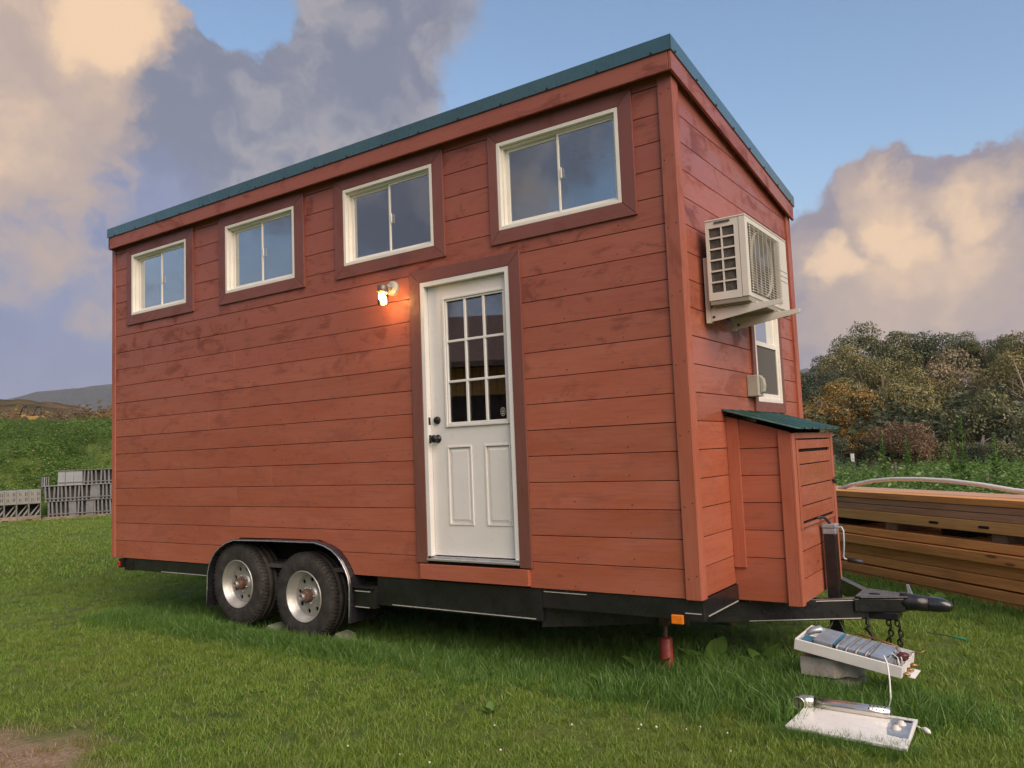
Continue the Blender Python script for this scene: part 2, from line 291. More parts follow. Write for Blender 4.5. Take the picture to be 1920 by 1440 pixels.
# ---------------------------------------------------------------- geometry helpers
class MB:
    def __init__(s): s.v=[]; s.f=[]; s.mi=[]; s.sm=[]
    def add(s,vs,fs,mi=0,sm=False):
        o=len(s.v); s.v+= [tuple(v) for v in vs]; s.f+=[tuple(i+o for i in f) for f in fs]; s.mi+=[mi]*len(fs); s.sm+=[sm]*len(fs); return s
    def box(s,x0,x1,y0,y1,z0,z1,mi=0,M=None):
        vs=[(x,y,z) for x in (x0,x1) for y in (y0,y1) for z in (z0,z1)]
        if M: vs=[M@Vector(v) for v in vs]
        return s.add(vs,[(0,1,3,2),(4,6,7,5),(0,4,5,1),(2,3,7,6),(0,2,6,4),(1,5,7,3)],mi)
    def prism(s,poly,a0,a1,axis='y',mi=0,sm=False):
        n=len(poly)
        def pt(p,a): return {'y':(p[0],a,p[1]),'x':(a,p[0],p[1]),'z':(p[0],p[1],a)}[axis]
        vs=[pt(p,a0) for p in poly]+[pt(p,a1) for p in poly]
        fs=[tuple(range(n)),tuple(reversed(range(n,2*n)))]
        s.add(vs,fs,mi); o=len(s.v)-2*n
        for i in range(n):
            j=(i+1)%n; s.f.append((o+i,o+i+n,o+j+n,o+j)); s.mi.append(mi); s.sm.append(sm)
        return s
    def tube(s,pts,r,seg=8,mi=0,cap=True,closed=False):
        pts=[Vector(p) for p in pts]; n=len(pts); rr=r if isinstance(r,(list,tuple)) else [r]*n
        up=Vector((0,0,1)); vs=[]; prev=None
        for i,p in enumerate(pts):
            if closed: t=pts[(i+1)%n]-pts[i-1]
            else: t=(pts[min(i+1,n-1)]-pts[max(i-1,0)])
            t.normalize()
            if prev is None:
                a=t.cross(up) if abs(t.z)<.9 else t.cross(Vector((1,0,0)))
            else: a=prev-t*prev.dot(t)
            a.normalize(); prev=a; b=t.cross(a)
            for k in range(seg):
                q=2*PI*k/seg; vs.append(p+(a*math.cos(q)+b*math.sin(q))*rr[i])
        fs=[]
        for i in range(n if closed else n-1):
            for k in range(seg):
                k2=(k+1)%seg; i2=(i+1)%n
                fs.append((i*seg+k,i*seg+k2,i2*seg+k2,i2*seg+k))
        s.add(vs,fs,mi,True)
        if cap and not closed:
            o=len(s.v)-len(vs); s.f.append(tuple(o+k for k in reversed(range(seg)))); s.mi.append(mi); s.sm.append(False)
            s.f.append(tuple(o+(n-1)*seg+k for k in range(seg))); s.mi.append(mi); s.sm.append(False)
        return s
    def lathe(s,prof,origin,axis,seg=24,mi=0,sm=True,hole=None):
        # prof: list of (r, t) along axis
        ax=Vector(axis).normalized(); a=ax.cross(Vector((0,0,1))) if abs(ax.z)<.9 else Vector((1,0,0)); a.normalize(); b=ax.cross(a); O=Vector(origin)
        vs=[]
        for r,t in prof:
            for k in range(seg):
                q=2*PI*k/seg; vs.append(O+ax*t+(a*math.cos(q)+b*math.sin(q))*r)
        fs=[(i*seg+k,i*seg+(k+1)%seg,(i+1)*seg+(k+1)%seg,(i+1)*seg+k) for i in range(len(prof)-1) for k in range(seg)]
        return s.add(vs,fs,mi,sm)
    def mesh(s,name,mats):
        me=bpy.data.meshes.new(name); me.from_pydata(s.v,[],s.f)
        for m in (mats if isinstance(mats,(list,tuple)) else [mats]): me.materials.append(m)
        me.polygons.foreach_set('material_index',s.mi); me.polygons.foreach_set('use_smooth',s.sm)
        bm=bmesh.new(); bm.from_mesh(me); bmesh.ops.recalc_face_normals(bm,faces=bm.faces); bm.to_mesh(me); bm.free()
        me.update(); return me
def link(name,me,parent=None,bevel=0,loc=None):
    o=bpy.data.objects.new(name,me); COL.objects.link(o)
    if parent: o.parent=parent
    if loc: o.location=loc
    if bevel:
        b=o.modifiers.new('bevel','BEVEL'); b.width=bevel; b.segments=2; b.limit_method='ANGLE'; b.angle_limit=R(40)
    return o
def part(name,mb,mats,parent=None,bevel=0): return link(name,mb.mesh(name,mats),parent,bevel)
def tag(o,label,cat,group=None,kind=None):
    if label: o['label']=label
    if cat: o['category']=cat
    if group: o['group']=group
    if kind: o['kind']=kind
    return o
def thing(name,label,cat,loc=(0,0,0),rz=0,group=None):
    o=bpy.data.objects.new(name,None); COL.objects.link(o); o.location=loc; o.rotation_euler=(0,0,rz); o.empty_display_size=.2
    return tag(o,label,cat,group)
def struct(name,me): o=link(name,me); o['kind']='structure'; return o
# ---------------------------------------------------------------- terrain
def smooth(a,b,x): t=max(0,min(1,(x-a)/(b-a))); return t*t*(3-2*t)
def gz(x,y):
    d=math.hypot(x-CAM.x,y-CAM.y)
    z=.012*noise.noise(Vector((x*.7,y*.7,0)))*1.5
    # bank behind the pallets on the left
    s=(x+23.9)*-.92+(y-8.7)*.22
    z+=(2.75*smooth(1.2,8.0,s)+.07*max(0,min(s,70)-9))*smooth(-60,-5,y+8)
    # gentle fall towards the fence
    z-=.35*smooth(8,26,y+.55*x)*(1-smooth(1,9,s))
    z-=2.0*smooth(60,200,y)*(1-smooth(10,60,s))
    return z
def polar(name,m):
    na=220; rs=[0]; r=.6
    while r<3600: rs.append(r); r*=1.045 if r>6 else 1.10
    vs=[(CAM.x,CAM.y,gz(CAM.x,CAM.y))]
    for r in rs[1:]:
        for k in range(na):
            q=2*PI*k/na; x=CAM.x+r*math.cos(q); y=CAM.y+r*math.sin(q); vs.append((x,y,gz(x,y)))
    fs=[(0,1+k,1+(k+1)%na) for k in range(na)]
    for i in range(len(rs)-2):
        for k in range(na):
            a=1+i*na; fs.append((a+k,a+na+k,a+na+(k+1)%na,a+(k+1)%na))
    mb=MB(); mb.add(vs,fs,0,True); return mb.mesh(name,m)
struct('ground',polar('ground',M_GROUND))
def ridge(name,m,az0,az1,d0,d1,hfun,n=160,rows=14):
    vs=[];fs=[]
    for i in range(n+1):
        az=R(az0+(az1-az0)*i/n)
        for j in range(rows+1):
            t=j/rows; d=d0+(d1-d0)*t; x=CAM.x-math.sin(az)*d; y=CAM.y+math.cos(az)*d
            h=hfun(math.degrees(az))*math.sin(min(1,t*1.25)*PI/2)*(1 if t<.8 else 1-(t-.8)*2)
            h+=d0*.012*noise.fractal(Vector((x,y,0))*(14/d0),.9,2.2,5)*min(1,t*3)
            vs.append((x,y,h-3 if j else -8))
    for i in range(n):
        for j in range(rows):
            a=i*(rows+1)+j; fs.append((a,a+1,a+rows+2,a+rows+1))
    mb=MB(); mb.add(vs,fs,0,True); return struct(name,mb.mesh(name,m))
# azimuths measured left of +y: image left edge about 67, house corner about 60, right edge about 2
def mh(a):
    h=0
    for c,wd,hh in ((66,7,175),(14.4,4,95),(49,11,285),(60,4,60),(30,12,180),(12,9,95),(2,8,60),(-20,14,170),(88,12,40),(110,20,150),(150,30,200),(210,40,180),(270,30,160)):
        h+=hh*math.exp(-((a-c)/wd)**2)
    return h+8
ridge('mountain',M_FAR,-90,270,1900,3000,mh,360,16)
ridge('wooded_hill',M_HILL,52,95,230,420,lambda a:(25+7*smooth(60,70,a))*smooth(50,54,a)+3,120,14)
# ---------------------------------------------------------------- the tiny house
HZ=.57
H=thing('tiny_house','rust red wooden tiny house on a black two-axle trailer with teal metal roof edge','tiny house',(0,0,HZ))
L=6.2877; W=2.472
def fx(x): return 1.798+(x-1.798)*(4.5024/4.4824)
def fz(z): return .90+(z-.90)*(4.5024/4.4824)
PITCH=.1737; FY=.019
wins=[]   # outer casing rects
for x0,x1,a0,a1 in ((-5.967,-4.84,-5.879,-4.952),(-4.45,-3.303,-4.352,-3.42),(-2.935,-1.797,-2.833,-1.90),(-1.387,-.268,-1.313,-.366)):
    wins.append((fx(x0),fx(x1),fz(2.338),fz(3.148),fx(a0),fx(a1),fz(2.432),fz(3.055)))
DO=(fx(-2.153),fx(-1.156),.128,fz(2.270),fx(-2.052),fx(-1.250),.145,fz(2.178))
fend=[(-4.645,-.36),(-4.635,-.20),(-4.626,-.06),(-4.60,.01),(-4.551,.085),(-4.50,.135),(-4.434,.177),(-4.349,.217),(-4.236,.245),(-3.73,.252),(-3.219,.254),(-3.104,.232),(-3.014,.199),(-2.948,.155),(-2.905,.111),(-2.862,.05),(-2.832,-.01),(-2.818,-.09),(-2.822,-.242),(-2.83,-.36)]
def fend_x(z,left):
    pts=[p for p in fend if (p[0]<-3.7)==left]
    pts.sort(key=lambda p:p[1])
    for a,b in zip(pts,pts[1:]):
        if a[1]<=z<=b[1]: return a[0]+(b[0]-a[0])*(z-a[1])/(b[1]-a[1]+1e-9)
    return pts[-1][0]
WL=part('siding',MB().box(-L+.03,-.03,FY+.022,FY+.03,.02,3.3),M_DARK,H)   # replaced below by a pierced sheathing
# sheathing behind the boards, pierced for openings
def pierced(x0,x1,z0,z1,holes,emit):
    xs=sorted({x0,x1,*[h[0] for h in holes],*[h[1] for h in holes]}); zs=sorted({z0,z1,*[h[2] for h in holes],*[h[3] for h in holes]})
    xs=[x for x in xs if x0<=x<=x1]; zs=[z for z in zs if z0<=z<=z1]
    for a,b in zip(xs,xs[1:]):
        for c,d in zip(zs,zs[1:]):
            mx_,mz=(a+b)/2,(c+d)/2
            if any(h[0]<mx_<h[1] and h[2]<mz<h[3] for h in holes): continue
            emit(a,b,c,d)
holesL=[(w_[4],w_[5],w_[6],w_[7]) for w_ in wins]+[(DO[4],DO[5],.145,DO[7])]
mb=MB(); pierced(-L+.03,-.03,.02,3.28,holesL+[(-4.65,-2.80,-.1,.26)],lambda a,b,c,d:mb.box(a,b,FY+.0205,FY+.06,c,d))
WL.data=mb.mesh('siding',M_DARK)
# boards of the long wall
def board(poly,a0,a1,axis,m,par,jit=.0015):
    j=random.uniform(-jit,jit)
    return part('board',MB().prism(poly,a0+j,a1,axis),m,par,.0022)
x_lo,x_hi=-L+.045,-.088; GAP=.0042
cut=[(w_[0]+.03,w_[1]-.03,w_[2]+.03,w_[3]-.03) for w_ in wins]+[(DO[0]+.03,DO[1]-.03,.0,DO[3]-.03)]
for k in range(19):
    z0=k*PITCH if k else .002; z1=min((k+1)*PITCH,3.262)-GAP
    if z1-z0<.02: continue
    if k==0:
        lp=[(x_lo,z0),(fend_x(z0,True)-.004,z0)]+[(fend_x(z,True)-.004,z) for z in np.linspace(z0,z1,5)[1:]]+[(x_lo,z1)]
        rp=[(fend_x(z0,False)+.004,z0)]+[(DO[0]+.03,z0),(DO[0]+.03,z1)]+[(fend_x(z,False)+.004,z) for z in np.linspace(z1,z0,5)[:-1]]
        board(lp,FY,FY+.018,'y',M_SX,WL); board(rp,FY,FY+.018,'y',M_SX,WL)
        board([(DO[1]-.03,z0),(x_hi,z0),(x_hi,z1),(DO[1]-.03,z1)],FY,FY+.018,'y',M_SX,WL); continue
    if k==1:
        zz=np.linspace(z0,.243,5)
        lp=[(x_lo,z0)]+[(fend_x(z,True)-.004,z) for z in zz]+[(-4.236,.2495),(-3.73,.256),(-3.219,.258)]+[(fend_x(z,False)+.004,z) for z in zz[::-1]]+[(DO[0]+.03,z0),(DO[0]+.03,z1),(x_lo,z1)]
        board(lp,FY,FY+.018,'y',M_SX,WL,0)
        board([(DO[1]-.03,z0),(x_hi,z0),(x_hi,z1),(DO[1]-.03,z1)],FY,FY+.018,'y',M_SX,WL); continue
    segs=[]; pts=sorted({x_lo,x_hi,*[c for h in cut for c in h[:2] if h[2]<z1 and h[3]>z0]})
    # spans free of openings over the full board height; notch boards where an opening only partly cuts them
    for a,b in zip(pts,pts[1:]):
        mx_=(a+b)/2; lo,hi=z0,z1
        for h in cut:
            if h[0]<mx_<h[1] and h[2]<z1 and h[3]>z0:
                if h[2]>z0+.01: hi=min(hi,h[2])
                elif h[3]<z1-.01: lo=max(lo,h[3])
                else: lo=hi=0
        if hi-lo<.008: continue
        segs.append([a,b,lo,hi])
    # merge neighbours into one polygon board
    runs=[]; 
    for s_ in segs:
        if runs and abs(runs[-1][-1][1]-s_[0])<1e-6: runs[-1].append(s_)
        else: runs.append([s_])
    for r_ in runs:
        poly=[]
        for s_ in r_: poly+=[(s_[0],s_[2]),(s_[1],s_[2])]
        for s_ in reversed(r_): poly+=[(s_[1],s_[3]),(s_[0],s_[3])]
        pl=[]
        for q in poly:
            if not pl or (abs(q[0]-pl[-1][0])+abs(q[1]-pl[-1][1]))>1e-6: pl.append(q)
        xs=[q[0] for q in pl]
        # long runs are two boards butted together
        if len(r_)==1 and max(xs)-min(xs)>3.2:
            cutx=min(xs)+(max(xs)-min(xs))*random.uniform(.35,.65)
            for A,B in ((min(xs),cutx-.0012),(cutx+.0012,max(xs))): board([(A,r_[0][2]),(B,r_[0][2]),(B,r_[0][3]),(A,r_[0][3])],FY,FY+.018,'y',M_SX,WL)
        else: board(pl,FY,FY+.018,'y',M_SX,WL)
part('sill_board',MB().box(fx(-2.115),fx(-1.178),-.013,FY+.002,.012,.120),M_SX,H,.003)
# end wall
def rake(y): return 3.262-.1375*y
EW=part('end_siding',MB().prism([(.03,.02),(W-.03,.02),(W-.03,rake(W)),(.03,rake(0))],-FY-.055,-FY-.0205,'x'),M_DARK,H)
EWIN=(1.245,1.995,1.122,2.14); EWW=(1.312,1.928,1.195,2.07)
BOXR=(.655,1.665,-.2,1.055)
ecut=[(EWIN[0]+.03,EWIN[1]-.03,EWIN[2]+.03,EWIN[3]-.03),BOXR]
mb=MB(); pierced(.03,W-.03,.02,2.9,[(EWW[0],EWW[1],EWW[2],EWW[3])],lambda a,b,c,d:mb.box(-FY-.055,-FY-.0205,a,b,c,d)); 
mb.prism([(.03,2.9),(W-.03,2.9),(W-.03,rake(W)-.01),(.03,rake(0)-.01)],-FY-.055,-FY-.0205,'x'); EW.data=mb.mesh('end_siding',M_DARK)
y_lo,y_hi=.088,W-.07
for k in range(19):
    z0=k*PITCH+(.005 if k else .002); z1=(k+1)*PITCH+.005-GAP
    spans=[(y_lo,y_hi)]
    for h in ecut:
        if h[2]<z1-.03 and h[3]>z0+.03:
            ns=[]
            for a,b in spans:
                if h[0]>a: ns.append((a,min(b,h[0])))
                if h[1]<b: ns.append((max(a,h[1]),b))
            spans=[q for q in ns if q[1]-q[0]>.02]
    for a,b in spans:
        ylim=(3.262-z0)/.1375
        if ylim<a+.05: continue
        t0=min(z1,rake(a)-.0); 
        if rake(b)>=z1: poly=[(a,z0),(b,z0),(b,z1),(a,z1)]
        else:
            bb=min(b,ylim); yk=(3.262-z1)/.1375
            poly=[(a,z0),(bb,z0)]
            if rake(bb)>z0+.001: poly.append((bb,rake(bb)))
            if yk>a: poly+=[(yk,z1),(a,z1)]
            else: poly.append((a,rake(a)))
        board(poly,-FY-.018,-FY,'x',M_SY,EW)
# hidden walls, floor, inside room
mb=MB(); mb.box(-L,-L+.05,.06,W,0,2.9); mb.box(-L+.05,-.08,W-.05,W,0,2.9); part('rear_wall',mb,M_SY,H)
mb=MB(); mb.box(-L+.05,-.08,.085,W-.06,.0,.03); part('floor_deck',mb,M_ROOM,H)
mb=MB(); mb.box(-L+.06,-.1,.62,.64,.03,3.0); mb.box(-1.0,-.97,.0+.09,.62,.03,3.0); part('partition',mb,M_ROOM,H)
# corner boards
def cboard(name,x0,x1,y0,y1,z0,z1,m=M_SZ): return part(name,MB().box(x0,x1,y0,y1,z0,z1),m,H,.004)
cboard('corner_board',-.098,-.0005,0,FY+.001,-.002,3.255)
cboard('corner_board',-FY-.002,0,FY+.003,.095,-.004,3.25)
cboard('corner_board',-L,-L+.06,.009,FY+.004,-.002,3.255)
cboard('corner_board',-L,-L+.019,FY+.005,.1,-.002,3.24)
cboard('corner_board',-FY-.002,.0,W-.085,W-.002,-.004,rake(W-.085)-.005)
cboard('corner_board',-.09,.001,W,W+.018,-.004,rake(W)-.01)
# roof: fascia, rake boards and metal edge
XR0,XR1=-6.232,.028; YF=-.062
part('fascia',MB().box(XR0,XR1-.020,YF,YF+.022,3.166,3.292),M_SX,H,.003)
part('soffit',MB().box(XR0+.01,XR1-.01,YF+.023,FY+.05,3.232,3.258),M_SX,H)
YE=2.47+.045
def zr(y,base): return base-.1440*(y-YF)
part('rake_board',MB().prism([(YF,3.166),(YE,zr(YE,3.166)),(YE,zr(YE,3.292)),(YF,3.292)],XR1-.018,XR1+.002,'x'),M_SY,H,.003)
part('rake_soffit',MB().prism([(YF+.03,3.215),(YE-.01,zr(YE,3.215)),(YE-.01,zr(YE,3.24)),(YF+.03,3.24)],-FY-.02,XR1-.02,'x'),M_SY,H)
part('rake_board',MB().prism([(YF,3.166),(YE,zr(YE,3.166)),(YE,zr(YE,3.292)),(YF,3.292)],XR0,XR0+.02,'x'),M_SY,H,.003)
mb=MB(); mb.prism([(YF-.006,3.29),(YE+.02,zr(YE,3.29)-.003),(YE+.02,zr(YE,3.372)),(YF-.006,3.372)],XR0-.004,XR1+.004,'x'); RF=part('roof',mb,M_ROOF,H,.002)
part('edge_trim',MB().box(XR0-.007,XR1+.009,YF-.011,YF-.007,3.286,3.380),M_ROOF,RF,.001)
part('edge_trim',MB().prism([(YF-.011,3.286),(YE+.022,zr(YE,3.286)),(YE+.022,zr(YE,3.376)),(YF-.011,3.380)],XR1+.005,XR1+.010,'x'),M_ROOF,RF,.001)
mb=MB()
for i in range(27):
    y=YF+.05+i*.095; zz=zr(y,3.374); mb.box(XR0,XR1,y-.012,y+.012,zz-.01,zz+.010)
rr=part('roof_ribs',mb,M_ROOF,RF)
mb=MB()
for i in range(17):
    x=XR1-.12-i*.375; mb.lathe([(0,-.005),(.007,-.004),(.009,0)],(x,YF-.012,3.296),(0,1,0),8)
for i in range(8):
    y=YF+.05+i*.345; mb.lathe([(0,.006),(.008,.004),(.009,0)],(XR1+.011,y,zr(y,3.296)),(1,0,0),8)
s_=part('screws',mb,M_SCREW,RF); s_['kind']='stuff'
# nails, dark dots on the boards
mb=MB()
for k in range(18):
    for x in np.arange(-6.1,-.2,.405):
        for dz in (.03,):
            z=k*PITCH+dz+random.uniform(-.005,.02); xx=x+random.uniform(-.015,.015)
            if any(h[0]-.02<xx<h[1]+.02 and h[2]-.02<z<h[3]+.02 for h in cut) or (-4.66<xx<-2.8 and z<.27): continue
            mb.lathe([(0,-.0008),(.0035,-.0008),(.004,.001)],(xx,FY-.0018,z),(0,1,0),6)
for z in np.arange(.12,3.2,.42):
    mb.lathe([(0,-.001),(.0042,-.001),(.0042,.002)],(-.075,-.0004,z),(0,1,0),6); mb.lathe([(0,-.001),(.0042,-.001),(.0042,.002)],(-.022,-.0004,z+.02),(0,1,0),6)
s_=part('nails',mb,M_SCREW,H); s_['kind']='stuff'
# ---------------- windows
def casing(rect,inner,y0,y1,par,axis='y',mh_=M_TX,mv=M_TZ,sides='LRTB'):
    x0,x1,z0,z1=rect; a0,a1,c0,c1=inner; e=.0012
    if 'B' not in sides: c0=z0
    P_={'T':[(x0+e,z1),(x1-e,z1),(a1-e,c1),(a0+e,c1)],'B':[(x0+e,z0),(x1-e,z0),(a1-e,c0),(a0+e,c0)],
        'L':[(x0,z0+(e if 'B' in sides else 0)),(x0,z1-e),(a0,c1-e),(a0,c0+(e if 'B' in sides else 0))],'R':[(x1,z0+(e if 'B' in sides else 0)),(x1,z1-e),(a1,c1-e),(a1,c0+(e if 'B' in sides else 0))]}
    for s__ in sides: part('trim_board',MB().prism(P_[s__],y0,y1,axis),mh_ if s__ in 'TB' else mv,par,.003)
def ring(mb,a0,a1,c0,c1,t,y0,y1,tb=None):
    tb=tb or t
    mb.box(a0,a0+t,y0,y1,c0,c1); mb.box(a1-t,a1,y0,y1,c0,c1); mb.box(a0+t,a1-t,y0,y1,c0,c0+tb); mb.box(a0+t,a1-t,y0,y1,c1-tb,c1)
for i,w_ in enumerate(wins):
    x0,x1,z0,z1,a0,a1,c0,c1=w_
    WN=bpy.data.objects.new('window',None)
    mb=MB(); ring(mb,a0+.001,a1-.001,c0+.001,c1-.001,.026,.001,.085); ring(mb,a0+.027,a1-.027,c0+.027,c1-.027,.014,.028,.085)
    WN=part('window',mb,M_VINYL,H,.0025)
    casing((x0,x1,z0,z1),(a0,a1,c0,c1),.0,FY+.002,WN)
    mid=(a0+a1)/2+.01
    mb=MB(); ring(mb,mid-.014,a1-.040,c0+.041,c1-.041,.014,.040,.058); part('sash',mb,M_VINYL,WN,.0015)
    mb=MB(); ring(mb,a0+.042,mid+.012,c0+.041,c1-.041,.024,.060,.080); part('sash',mb,M_VINYL,WN,.0015)
    mb=MB(); mb.box(mid,a1-.05,.048,.052,c0+.05,c1-.05); part('pane',mb,M_GLASS,WN)
    mb=MB(); mb.box(a0+.06,mid,.068,.072,c0+.06,c1-.06); part('pane',mb,M_GLASS,WN)
    part('latch',MB().box(mid+.012,mid+.020,.030,.040,(c0+c1)/2-.04,(c0+c1)/2+.03),M_VINYL,WN)
    if i<3:
        mb=MB(); vs=[];n_=60; wid=[.16,.24,.10][i]
        for j in range(n_+1):
            x=a0+.05+(wid)*j/n_; y=.15+.018*math.sin(j*.9); vs+=[(x,y,c0-.05),(x,y,c1+.05)]
        mb.add(vs,[(2*j,2*j+2,2*j+3,2*j+1) for j in range(n_)],0,True); part('curtain',mb,M_CURTL,WN)
# end wall window (single hung)
mb=MB(); a0,a1,c0,c1=EWW
def ringx(mb,a0,a1,c0,c1,t,x0,x1,tb=None):
    tb=tb or t
    mb.box(x0,x1,a0,a0+t,c0,c1); mb.box(x0,x1,a1-t,a1,c0,c1); mb.box(x0,x1,a0+t,a1-t,c0,c0+tb); mb.box(x0,x1,a0+t,a1-t,c1-tb,c1)
ringx(mb,a0+.001,a1-.001,c0+.001,c1-.001,.03,-.085,-.001)
WN=part('window',mb,M_VINYL,H,.0025)
casing(EWIN,EWW,-FY-.002,.0,WN,'x',M_TY,M_TZ)
mb=MB(); ringx(mb,a0+.032,a1-.032,1.60,c1-.032,.03,-.065,-.03); part('sash',mb,M_VINYL,WN,.002)
mb=MB(); ringx(mb,a0+.032,a1-.032,c0+.032,1.65,.03,-.045,-.012,.034); part('sash',mb,M_VINYL,WN,.002)
part('pane',MB().box(-.050,-.046,a0+.06,a1-.06,1.63,c1-.06),M_GLASS,WN)
part('pane',MB().box(-.034,-.030,a0+.06,a1-.06,c0+.06,1.62),M_GLASS,WN)
part('insect_screen',MB().box(-.022,-.020,a0+.058,a1-.058,c0+.062,1.618),M_SCREEN,WN)
mb=MB(); mb.box(-.145,-.14,a0,a1,1.55,c1+.03); part('blind',mb,M_CURTL,WN)
# ---------------- door
D_=bpy.data.objects.new('door',None)
x0,x1,z0,z1,a0,a1,c0,c1=DO
mb=MB(); ji=.036
mb.box(a0+.001,a0+ji,.004,.11,.176,c1-.001); mb.box(a1-ji,a1-.001,.004,.11,.176,c1-.001); mb.box(a0+ji,a1-ji,.004,.11,c1-ji,c1-.001)
DF=part('door_frame',mb,M_DOOR,H,.002)
casing((x0,x1,.128,z1),(a0,a1,.128,c1),.0,FY+.002,DF,sides='LRT')
mb=MB(); mb.box(a0+.002,a1-.002,-.012,.12,.146,.160); mb.box(a0+.003,a1-.003,.03,.12,.160,.172); part('threshold',mb,M_ALU,DF,.002)
sx0,sx1,sz0,sz1=a0+ji+.003,a1-ji-.003,.181,c1-ji-.003; SY=.05
gx=[-1.890,-1.318]; gzz=[1.098,2.052]      # glazed opening with its moulding
pn=[(-1.888,-1.668,.398,.962),(-1.553,-1.333,.398,.962)]
mb=MB(); pierced(sx0,sx1,sz0,sz1,[(gx[0]+.03,gx[1]-.03,gzz[0]+.03,gzz[1]-.03)]+[(p_[0]+.012,p_[1]-.012,p_[2]+.012,p_[3]-.012) for p_ in pn],lambda a,b,c,d:mb.box(a,b,SY,SY+.042,c,d))
DR=part('door',mb,M_DOOR,H)
mb=MB(); ring(mb,gx[0],gx[1],gzz[0],gzz[1],.020,SY-.014,SY-.0005); ring(mb,gx[0]+.0205,gx[1]-.0205,gzz[0]+.0205,gzz[1]-.0205,.014,SY-.006,SY+.018); part('glazing_frame',mb,M_DOOR,DR,.004)
gx0,gx1,g0,g1=gx[0]+.035,gx[1]-.035,gzz[0]+.035,gzz[1]-.035
mb=MB()
for k in (1,2):
    x=gx0+(gx1-gx0)*k/3; z=g0+(g1-g0)*k/3
    mb.box(x-.009,x+.009,SY-.005,SY+.016,g0,g1)
for k in (1,2):
    z=g0+(g1-g0)*k/3; mb.box(gx0,gx1,SY-.0035,SY+.0145,z-.009,z+.009)
part('glazing_bars',mb,M_DOOR,DR,.003)
pm=MB().box(-.5,.5,0,.004,-.5,.5).mesh('pane',M_DGLASS)
for a in range(3):
    for b in range(3):
        o=link('pane',pm,DR); cw=(gx1-gx0)/3; ch=(g1-g0)/3
        o.location=(gx0+cw*(a+.5),SY+.006,g0+ch*(b+.5)); o.scale=(cw-.016,1,ch-.016)
for p_ in pn:
    mb=MB(); ring(mb,p_[0],p_[1],p_[2],p_[3],.012,SY-.006,SY+.002)
    e=.013; q=(p_[0]+e,p_[1]-e,p_[2]+e,p_[3]-e); s2=.028
    outer=[(q[0],SY+.012,q[2]),(q[1],SY+.012,q[2]),(q[1],SY+.012,q[3]),(q[0],SY+.012,q[3])]
    inner=[(q[0]+s2,SY+.001,q[2]+s2),(q[1]-s2,SY+.001,q[2]+s2),(q[1]-s2,SY+.001,q[3]-s2),(q[0]+s2,SY+.001,q[3]-s2)]
    mb.add(outer+inner,[(0,1,5,4),(1,2,6,5),(2,3,7,6),(3,0,4,7),(4,5,6,7)]); part('panel',mb,M_DOOR,DR,.0015)
kx=sx0+.058
kn=MB().lathe([(.030,.0),(.030,-.006),(.012,-.010),(.011,-.028),(.024,-.036),(.029,-.048),(.026,-.060),(.012,-.066),(0,-.067)],(0,0,0),(0,1,0),20)
o=part('door_knob',kn,M_BLKHW,DR); o.location=(kx,SY,1.020)
o=part('deadbolt',MB().lathe([(.028,0),(.028,-.012),(.024,-.020),(0,-.021)],(0,0,0),(0,1,0),20),M_BLKHW,DR); o.location=(kx,SY,1.155)
part('strike_plate',MB().box(a0+ji-.002,a0+ji+.0015,.018,.044,.99,1.05).box(a0+ji-.002,a0+ji+.0015,.018,.040,1.125,1.18),M_BLKHW,DF)
# small round sticker low in the last pane: a dark disc with a pale ring and bars
mb=MB(); cx,cz=gx1-.036,g0+.050
for q0 in range(24):
    q,q2=2*PI*q0/24,2*PI*(q0+1)/24
    mb.add([(cx+r_*.021*math.cos(t),SY+.004,cz+r_*.030*math.sin(t)) for r_,t in ((1,q),(1,q2),(.86,q2),(.86,q))],[(0,1,2,3)])
mb.box(cx-.013,cx+.013,SY+.0035,SY+.0042,cz+.000,cz+.007); mb.box(cx-.011,cx+.011,SY+.0035,SY+.0042,cz-.016,cz-.007); mb.box(cx-.003,cx+.003,SY+.0035,SY+.0042,cz+.012,cz+.019)
part('window_sticker',mb,M_GREYP,DR)
part('wall_switch',MB().box(gx1-.055,gx1-.02,.14,.145,1.70,1.745),M_GREYP,DR)
mb=MB(); n_=90; vs=[]
for j in range(n_+1):
    x=gx0-.04+(gx1-gx0+.08)*j/n_; y=.13+.014*math.sin(j*.55)+.006*math.sin(j*1.3+1); vs+=[(x,y,1.0),(x,y,1.98)]
mb.add(vs,[(2*j,2*j+2,2*j+3,2*j+1) for j in range(n_)],0,True); part('curtain',mb,M_CURT,DR)
# ---------------- wall lamp
LP=part('wall_lamp',MB().lathe([(0,-.026),(.045,-.026),(.055,-.018),(.058,0)],(-2.345,FY,2.185),(0,1,0),28),M_GREYP,H)
part('lamp_arm',MB().tube([(-2.345,-.005,2.185),(-2.34,-.05,2.190),(-2.335,-.085,2.182)],.017,12),M_GREYP,LP)
part('lamp_cap',MB().lathe([(0,.042),(.034,.040),(.040,.032),(.043,.0),(.043,-.012),(.036,-.012)],(-2.330,-.115,2.150),(0,0,1),28),simple('aged_lamp_metal',(.20,.165,.13),.45,.6,.15,20),LP)
part('lamp_jar',MB().lathe([(.036,0),(.040,-.012),(.040,-.085),(.036,-.098),(.020,-.102),(0,-.103)],(-2.330,-.115,2.138),(0,0,1),28),M_JAR,LP)
part('bulb',MB().lathe([(0,-.078),(.012,-.074),(.022,-.058),(.023,-.045),(.013,-.018),(.011,0)],(-2.330,-.115,2.138),(0,0,1),20),M_BULB,LP)
pl=bpy.data.lights.new('lamp_light','POINT'); pl.energy=3.3; pl.color=(1,.50,.15); pl.shadow_soft_size=.03
po=bpy.data.objects.new('lamp_light',pl); COL.objects.link(po); po.location=(-2.330,-.135,HZ+2.085)
